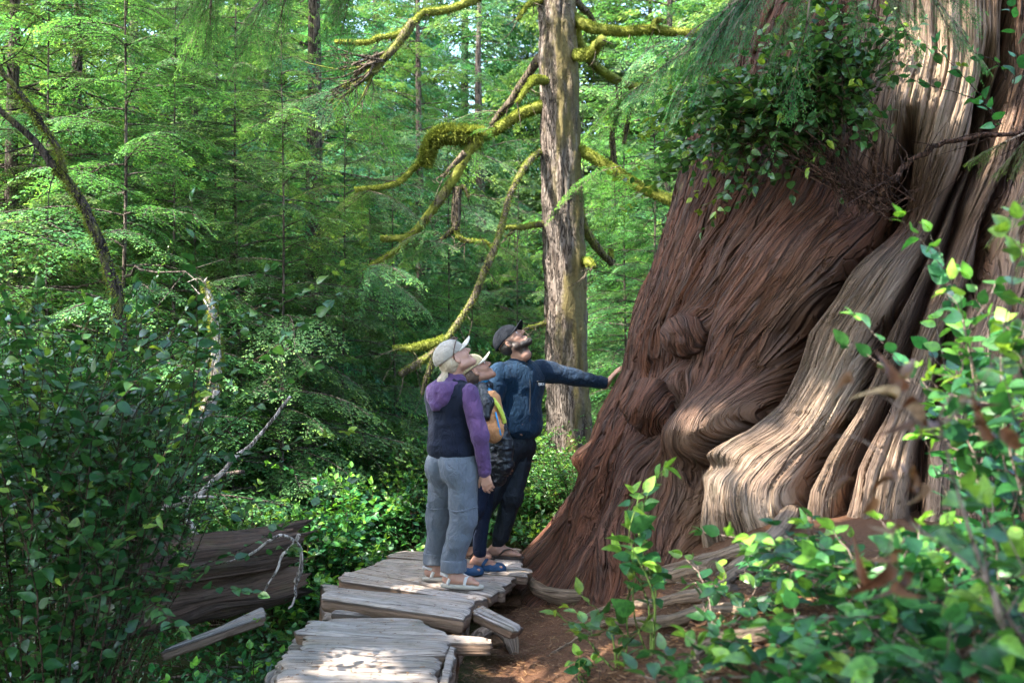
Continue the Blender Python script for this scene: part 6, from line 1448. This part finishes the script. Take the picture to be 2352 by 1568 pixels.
# ---------------------------------------------------------------- man
def man():
    D0 = 7.52; up = np.array([0, 0, 1.0]); root = empty('person', (P(1150, 1280, D0)[0], 7.5, 0), 'bearded man in dark cap and blue jacket reaching out to touch the giant cedar', 'person')
    f = nrm(np.array([.52, -.85, 0])); r = np.array([f[1], -f[0], 0]); A = np.array([r, f, up]); ax = lambda x, y, d=D0: P(x, y, d)
    nb = ax(1196, 826); che = ax(1194, 885); wai = ax(1192, 955); pel = ax(1184, 1025)
    shL = ax(1242, 850, 7.62); shR = ax(1147, 856, 7.41); elL = ax(1318, 866, 7.66); wrL = ax(1390, 880, 7.70); elR = ax(1128, 945, 7.36); wrR = ax(1160, 968, 7.40)
    hipL = ax(1196, 1035, 7.57); hipR = ax(1166, 1035, 7.42); kL = ax(1176, 1140, 7.44); kR = ax(1124, 1140, 7.36); aL = ax(1144, 1256, 7.50); aR = ax(1080, 1256, 7.46)
    hd = Head(ax(1174, 783, 7.46), (.58, -.27, .77), (-.74, .20, .64), 1.05)
    B = Sdf(.0048); hd.skull(B, False); B.cone(nb - up * .02, hd.at(0, -.015, -.055), .064, .054, .03); hd.cone(B, (0, .02, -.085), (0, -.01, -.14), .03, .045, .03); B.ell(che, (.14, .12, .19), .04); B.cone(che, pel, .11, .12, .04); B.cone(nb - up * .03, shR, .05, .05, .03); B.cone(nb - up * .03, shL, .05, .05, .03)
    limbs_body(B, shL, elL, wrL, (.05, .042, .03)); limbs_body(B, shR, elR, wrR, (.05, .042, .03))
    hand(B, wrL + np.array([.012, 0, .0]), np.array([.62, .02, .78]), np.array([.80, .10, -.55]), 1, .16, .195, .16, .8); hand(B, wrR, np.array([.6, -.3, -.6]), np.array([.3, .8, 0]), 1, .5, .19)
    for hip, kn, an in ((hipR, kR, aR), (hipL, kL, aL)): B.cone(hip, kn, .08, .052, .03); B.cone(kn, an, .052, .036, .03)
    dL = np.array([.96, -.28]); dR = np.array([.90, -.42]); gz = .024; foot(B, aL, dL, gz, .265); foot(B, aR, dR, gz, .265)
    def beardf(V):
        q = (V - hd.c) @ hd.A.T / hd.sc; x, y, z = np.abs(q[:, 0]), q[:, 1], q[:, 2]
        line = -.045 - .030 * sstep(.02, .07, y) + .045 * sstep(.05, .00, y)
        b = sstep(line + .014, line - .012, z) * sstep(-.03, -.005, y) * sstep(-.150, -.125, z)
        b = np.maximum(b, sstep(.034, .028, x) * sstep(.012, .005, np.abs(z + .054)) * (y > .07))
        b = b * (1 - sstep(.030, .022, x) * sstep(.0185, .013, np.abs(z + .069)) * (y > .07))
        return b
    body = B.build('body', M['skin3'], root, attrs={'beard': beardf}); hd.eyes(body)
    S = Sdf(.006); S.ell(che + up * .01, (.200, .140, .20), .04, A); S.cone(shL - (.035, .0, .02), shR + (.035, 0, -.02), .085, .085, .05); S.ell(wai, (.185, .150, .20), .07, A); S.ell(ax(1189, 985), (.185, .155, .085), .05, A)
    S.cone(nb - up * .03, nb + up * .030, .078, .070, .03); S.cone(nb + up * .02, nb + up * .12, .057, .075, .004, True); S.cone(nb + f * .055 + up * .06, nb + f * .09 - up * .02, .03, .012, .01, True)
    S.cut(ax(1190, 1010), -up, .02); jk = S.build('jacket', M['jacket'], root, wrinkle(.007, 8, 21, (.8, .8, 1.0)))
    for sh, el, wr, a_, b_, cc in ((shL, elL, wrL, .080, .058, .044), (shR, elR, wrR, .078, .062, .046)):
        S = Sdf(.005); S.cone(sh - (sh - che) * .12, sh + (el - sh) * .3, a_, a_ * .93, .03); S.cone(sh, el, a_ * .97, b_, .03); S.cone(el, wr, b_, cc, .03); d = nrm(wr - el); S.cut(wr + d * .004, d, .004); S.build('sleeve', M['jacket'] if sh is shR else M['sleeve'], root, wrinkle(.007, 11, 23, (1, 1, 1)))
    mb = MB(); q = [nb + f * .070 + up * .02, che + f * .138 + up * .05, che + f * .146 - up * .05, wai + f * .152, wai + f * .150 - up * .10]; q = smoothpath(q, 24); V, Q, T = tube(q, .0045, 6); mb.add(V, Q, T); mb.build('zipper', M['black'], root)
    for g in (-1, 1):   # collar wings
        mb = MB(); b0 = nb + f * .062 + r * g * .012 + up * .0; V = np.array([b0, nb + f * .05 + r * g * .060 + up * .008, nb + f * .04 + r * g * .074 + up * .060, nb + f * .078 + r * g * .034 + up * .050]); o = f * .006; mb.add(np.concatenate([V, V + o]), [[3, 2, 1, 0], [4, 5, 6, 7], [0, 1, 5, 4], [1, 2, 6, 5], [2, 3, 7, 6], [3, 0, 4, 7]]); mb.build('collar', M['sleeve'], jk, smooth=False)
    # chest pocket and its lettering on his left breast
    fl = nrm(f * .86 - r * .42); pc = che - r * .098 + f * .112 + up * .030; rx = np.cross(fl, up) * -1; rx = nrm(np.cross(up, fl)); mb = MB()
    ax_ = rx * .040; V = np.array([pc - ax_ - up * .003, pc + ax_ + up * .003, pc + ax_ + up * .010, pc - ax_ + up * .004]) + fl * .016; mb.add(np.concatenate([V, V - fl * .01]), [[0, 1, 2, 3], [7, 6, 5, 4], [0, 4, 5, 1], [1, 5, 6, 2], [2, 6, 7, 3], [3, 7, 4, 0]]); mb.build('chest_pocket', M['black'], jk, smooth=False)
    cu = bpy.data.curves.new('lettering', 'FONT'); cu.body = 'TAIGA'; cu.size = .027; cu.extrude = .0012; cu.align_x = 'CENTER'; cu.space_character = 1.12
    to = bpy.data.objects.new('tmp', cu); me = bpy.data.meshes.new_from_object(to); bpy.data.objects.remove(to); me.materials.append(M['white']); me.name = 'lettering'
    lo = bpy.data.objects.new('lettering', me); COL.objects.link(lo); lo.parent = jk
    from mathutils import Matrix
    R3 = Matrix(((rx[0], 0, fl[0]), (rx[1], 0, fl[1]), (rx[2], 1, fl[2]))); p = pc + fl * .022 - up * .030
    off = np.array(root.location); lo.matrix_local = Matrix.Translation(Vector(p - off)) @ R3.to_4x4()
    S = Sdf(.006); S.ell(pel + up * .01, (.165, .130, .12), .04, A)
    for hip, kn, an in ((hipR, kR, aR), (hipL, kL, aL)): S.cone(hip, kn, .100, .074, .03); S.cone(kn, kn + (an - kn) * .78, .074, .060, .03); S.cone(kn + (an - kn) * .78, an + up * .035, .060, .046, .02)
    S.build('trousers', M['darkpants'], root, wrinkle(.009, 8, 25, (1, 1, .8)))
    cap_mesh(hd, root, M['capblue'], M['capblue'], brimL=.068, grow=1.03)
    S = Sdf(.005); hd.ell(S, (0, -.030, -.010), (.076, .078, .066)); hd.ell(S, (0, .10, -.02), (.12, .09, .2), .01, True)
    for g in (-1, 1): hd.ell(S, (g * .088, .0, -.015), (.022, .028, .036), .008, True)
    S.build('hair', M['blackhair'], root, wrinkle(.004, 50, 26))
    S = Sdf(.0045)
    for g in (-1, 1): hd.cone(S, (g * .036, .045, -.090), (g * .012, .074, -.101), .0215, .0205, .02)
    hd.ell(S, (0, .079, -.105), (.026, .023, .022), .02); hd.ell(S, (0, .110, -.070), (.024, .03, .013), .006, True); hd.ell(S, (0, .02, -.02), (.04, .058, .06), .01, True)
    S.build('beard', M['blackhair'], root, wrinkle(.0035, 70, 27))
    for g in (-1, 1): mb = MB(); V, Q, T = tube(smoothpath([hd.at(g * .014, .093, .018), hd.at(g * .032, .088, .024), hd.at(g * .050, .072, .016)], 8), .0042, 6); mb.add(V, Q, T); mb.build('eyebrow', M['blackhair'], root)
    for an, d in ((aL, dL), (aR, dR)):
        so_ = sole(root, an, d, gz, M['solebrown'], .020, .295, 'flip_flop', 1.08); d3 = nrm(np.array([d[0], d[1], 0])); rr = np.array([d3[1], -d3[0], 0]); b = np.array([an[0], an[1], gz]); mb = MB()
        for g in (-1, 1): strap(mb, [b + d3 * .02 + rr * g * .046, b + d3 * .06 + rr * g * .044 + up * .042, b + d3 * .105 + rr * g * .022 + up * .052, b + d3 * .140 + rr * .016 + up * .022], .013, .004)
        mb.build('strap', M['solebrown'], so_)
# ---------------------------------------------------------------- second woman, between them
def woman_pack():
    D0 = 7.08; up = np.array([0, 0, 1.0]); root = empty('person', (P(1110, 1310, D0)[0], 7.0, 0), 'woman with cream cap and teal jacket between the two others', 'person')
    f = nrm(np.array([.86, .50, 0])); r = np.array([f[1], -f[0], 0]); A = np.array([r, f, up]); ax = lambda x, y, d=D0: P(x, y, d)
    nb = ax(1103, 892); che = ax(1106, 945); wai = ax(1110, 1010); pel = ax(1112, 1060); shR = ax(1116, 915, 6.92); shL = ax(1092, 915, 7.26); elR = ax(1140, 990, 6.92); wrR = ax(1158, 1050, 6.95); elL = ax(1120, 990, 7.34); wrL = ax(1140, 1040, 7.3)
    hipR = ax(1112, 1075, 6.98); hipL = ax(1116, 1075, 7.14); kR = ax(1090, 1170, 6.90); kL = ax(1108, 1170, 7.05); aR = ax(1048, 1296, 6.88); aL = ax(1102, 1284, 7.00)
    hd = Head(ax(1091, 851, 7.06), (.73, .14, .65), (-.62, .0, .78), 1.02)
    B = Sdf(.0048); hd.skull(B); B.cone(nb, hd.at(0, -.02, -.05), .05, .045, .03); B.ell(che, (.12, .11, .16), .04); B.cone(che, pel, .10, .11, .04); B.cone(nb - up * .02, shR, .045, .045, .03); B.cone(nb - up * .02, shL, .045, .045, .03); limbs_body(B, shR, elR, wrR); limbs_body(B, shL, elL, wrL)
    hand(B, wrR, np.array([.2, .1, -1]), np.array([.2, .9, 0]), -1, .5, .17); hand(B, wrL, np.array([.4, .1, -.8]), np.array([.2, -.9, 0]), 1, .5, .17)
    for hip, kn, an in ((hipR, kR, aR), (hipL, kL, aL)): B.cone(hip, kn, .07, .046, .03); B.cone(kn, an, .046, .032, .03)
    dL = np.array([.97, -.22]); dR = np.array([.95, -.1]); gz = .026; foot(B, aL, dL, gz, .235); foot(B, aR, dR, gz, .235); body = B.build('body', M['skin2'], root); hd.eyes(body)
    S = Sdf(.006); S.ell(che, (.165, .125, .18), .04, A); S.cone(shL - up * .01, shR - up * .01, .075, .075, .05); S.ell(wai, (.15, .125, .14), .05, A); S.cone(nb - up * .03, nb + up * .03, .072, .066, .03); S.cone(nb + up * .02, nb + up * .12, .052, .07, .004, True); S.cut(ax(1110, 1050), -up, .01); S.build('jacket', M['teal'], root, wrinkle(.007, 10, 31))
    S = Sdf(.006); S.cone(shR, elR, .066, .056, .03); S.cone(elR, wrR, .056, .044, .03); S.build('sleeve', M['puffer'], root, wrinkle(.006, 12, 33, (.5, .5, 2.0))); S = Sdf(.006); S.cone(shL, elL, .064, .055, .03); S.cone(elL, wrL, .055, .042, .03); S.build('sleeve', M['teal'], root, wrinkle(.006, 12, 34))
    S = Sdf(.006); S.cone(nb + r * .06 + up * .02 + f * .03, nb - f * .055 + up * .015, .030, .036, .03); S.cone(nb - r * .06 + up * .02 + f * .03, nb - f * .055 + up * .015, .030, .036, .03); S.cone(nb + r * .06 + up * .01 + f * .03, nb - r * .06 + f * .04, .026, .026, .03); S.build('hood', M['puffer'], root, wrinkle(.008, 18, 35))
    S = Sdf(.006); S.ell(pel, (.150, .125, .12), .04, A)
    for hip, kn, an in ((hipR, kR, aR), (hipL, kL, aL)): S.cone(hip, kn, .088, .062, .03); S.cone(kn, an + up * .05, .060, .043, .03)
    S.build('trousers', M['jeans'], root, wrinkle(.007, 9, 36))
    cap_mesh(hd, root, M['camel'], M['cream'], brimL=.070, grow=1.0)
    S = Sdf(.005); hd.ell(S, (0, -.040, -.015), (.077, .072, .070)); hd.ell(S, (0, .105, -.03), (.12, .10, .2), .02, True)
    for g in (-1, 1): hd.ell(S, (g * .088, .008, -.016), (.022, .024, .034), .008, True)
    S.cone(hd.at(0, -.10, -.05), hd.at(0, -.085, -.13), .034, .030, .03); S.build('hair', M['brownhair'], root, wrinkle(.006, 36, 37, (1, 1, .3)))
    for an, d in ((aL, dL), (aR, dR)):
        d3 = nrm(np.array([d[0], d[1], 0])); rr = np.array([d3[1], -d3[0], 0]); b = np.array([an[0], an[1], 0]); S = Sdf(.0045)
        S.ell(b - d3 * .01 + up * .018, (.044, .072, .042), .03, np.array([rr, d3, up])); S.cone(b - d3 * .05 + up * .012, b + d3 * .14 + up * .012, .040, .042, .02); S.ell(b + d3 * .100 + up * .028, (.051, .088, .040), .03, np.array([rr, d3, up])); S.cut(b + up * .002, -up, .006); S.ell(b + d3 * .0 + up * .085, (.043, .085, .06), .008, np.array([rr, d3, up]), True)
        for j, (yy, xx) in enumerate(((.10, .03), (.10, -.03), (.135, .034), (.135, -.034), (.12, 0), (.155, .02))): S.ell(b + d3 * yy + rr * xx * 1.2 + up * .060, .0085, .002, sub=True)
        S.ell(b + d3 * .06 + rr * .054 + up * .045, .009, .002, sub=True); S.ell(b + d3 * .10 + rr * .058 + up * .038, .009, .002, sub=True)
        c = S.build('clog', M['clog'], root); mb = MB(); strap(mb, [b + d3 * .035 + rr * .054 + up * .045, b + d3 * .045 + rr * .046 + up * .068, b + d3 * .055 + up * .088, b + d3 * .045 - rr * .046 + up * .068, b + d3 * .035 - rr * .054 + up * .045], .011, .005); mb.build('strap', M['clog'], c)
    # backpack
    bp = empty('backpack', ax(1132, 1010, 6.82), 'orange backpack with lime webbing worn by the woman in the cream cap', 'backpack'); S = Sdf(.005)
    bf = nrm(np.array([.35, -.93, 0])); br = np.array([-bf[1], bf[0], 0]) ; br = nrm(np.cross(up, bf)) * 1; Ab = np.array([br, bf, nrm(up + br * .0)])
    S.ell(ax(1134, 975, 6.83), (.085, .075, .115), .03, Ab); S.ell(ax(1130, 930, 6.86), (.062, .060, .10), .05, Ab); S.ell(ax(1137, 992, 6.80), (.078, .07, .07), .03, Ab); S.build('bag', M['orange'], bp, wrinkle(.007, 14, 41, (1, 1, 1)))
    S = Sdf(.005); S.chain([ax(1108, 888, 6.95), ax(1119, 925, 6.80), ax(1118, 955, 6.78)], [.030, .040, .034], .03); S.build('shoulder_strap', M['puffer'], bp, wrinkle(.006, 30, 42))
    mb = MB(); cpt = ax(1125, 950, 7.1); strap(mb, [ax(1104, 886, 6.93), ax(1118, 900, 6.86), ax(1135, 918, 6.81), ax(1150, 940, 6.80), ax(1156, 952, 6.81)], .011, .005, up=np.array([.2, -1, .3])); mb.build('webbing', M['grey'], bp)
    mb = MB(); strap(mb, [ax(1132, 915, 6.80), ax(1146, 935, 6.775), ax(1155, 955, 6.77), ax(1159, 972, 6.78)], .014, .005, up=np.array([.2, -1, .2])); mb.build('webbing', M['lime'], bp)
    mb = MB(); strap(mb, [ax(1138, 946, 6.765), ax(1142, 962, 6.745), ax(1147, 985, 6.74), ax(1150, 1000, 6.745)], .0055, .004, up=np.array([.2, -1, .1])); mb.build('zip', M['bluezip'], bp)
    # jacket hanging from the pack
    S = Sdf(.006); S.chain([ax(1152, 975, 6.80), ax(1160, 1020, 6.80), ax(1160, 1065, 6.82), ax(1152, 1100, 6.86)], [.030, .046, .050, .030], .03); S.chain([ax(1140, 1005, 6.84), ax(1138, 1060, 6.86), ax(1146, 1105, 6.88)], [.03, .045, .028], .03)
    tag(S.build('hanging_jacket', M['puffer'], None, wrinkle(.012, 14, 44, (.7, .7, 1.5))), 'black puffer jacket hanging down below the orange backpack', 'jacket')
woman_vest(); man(); woman_pack()
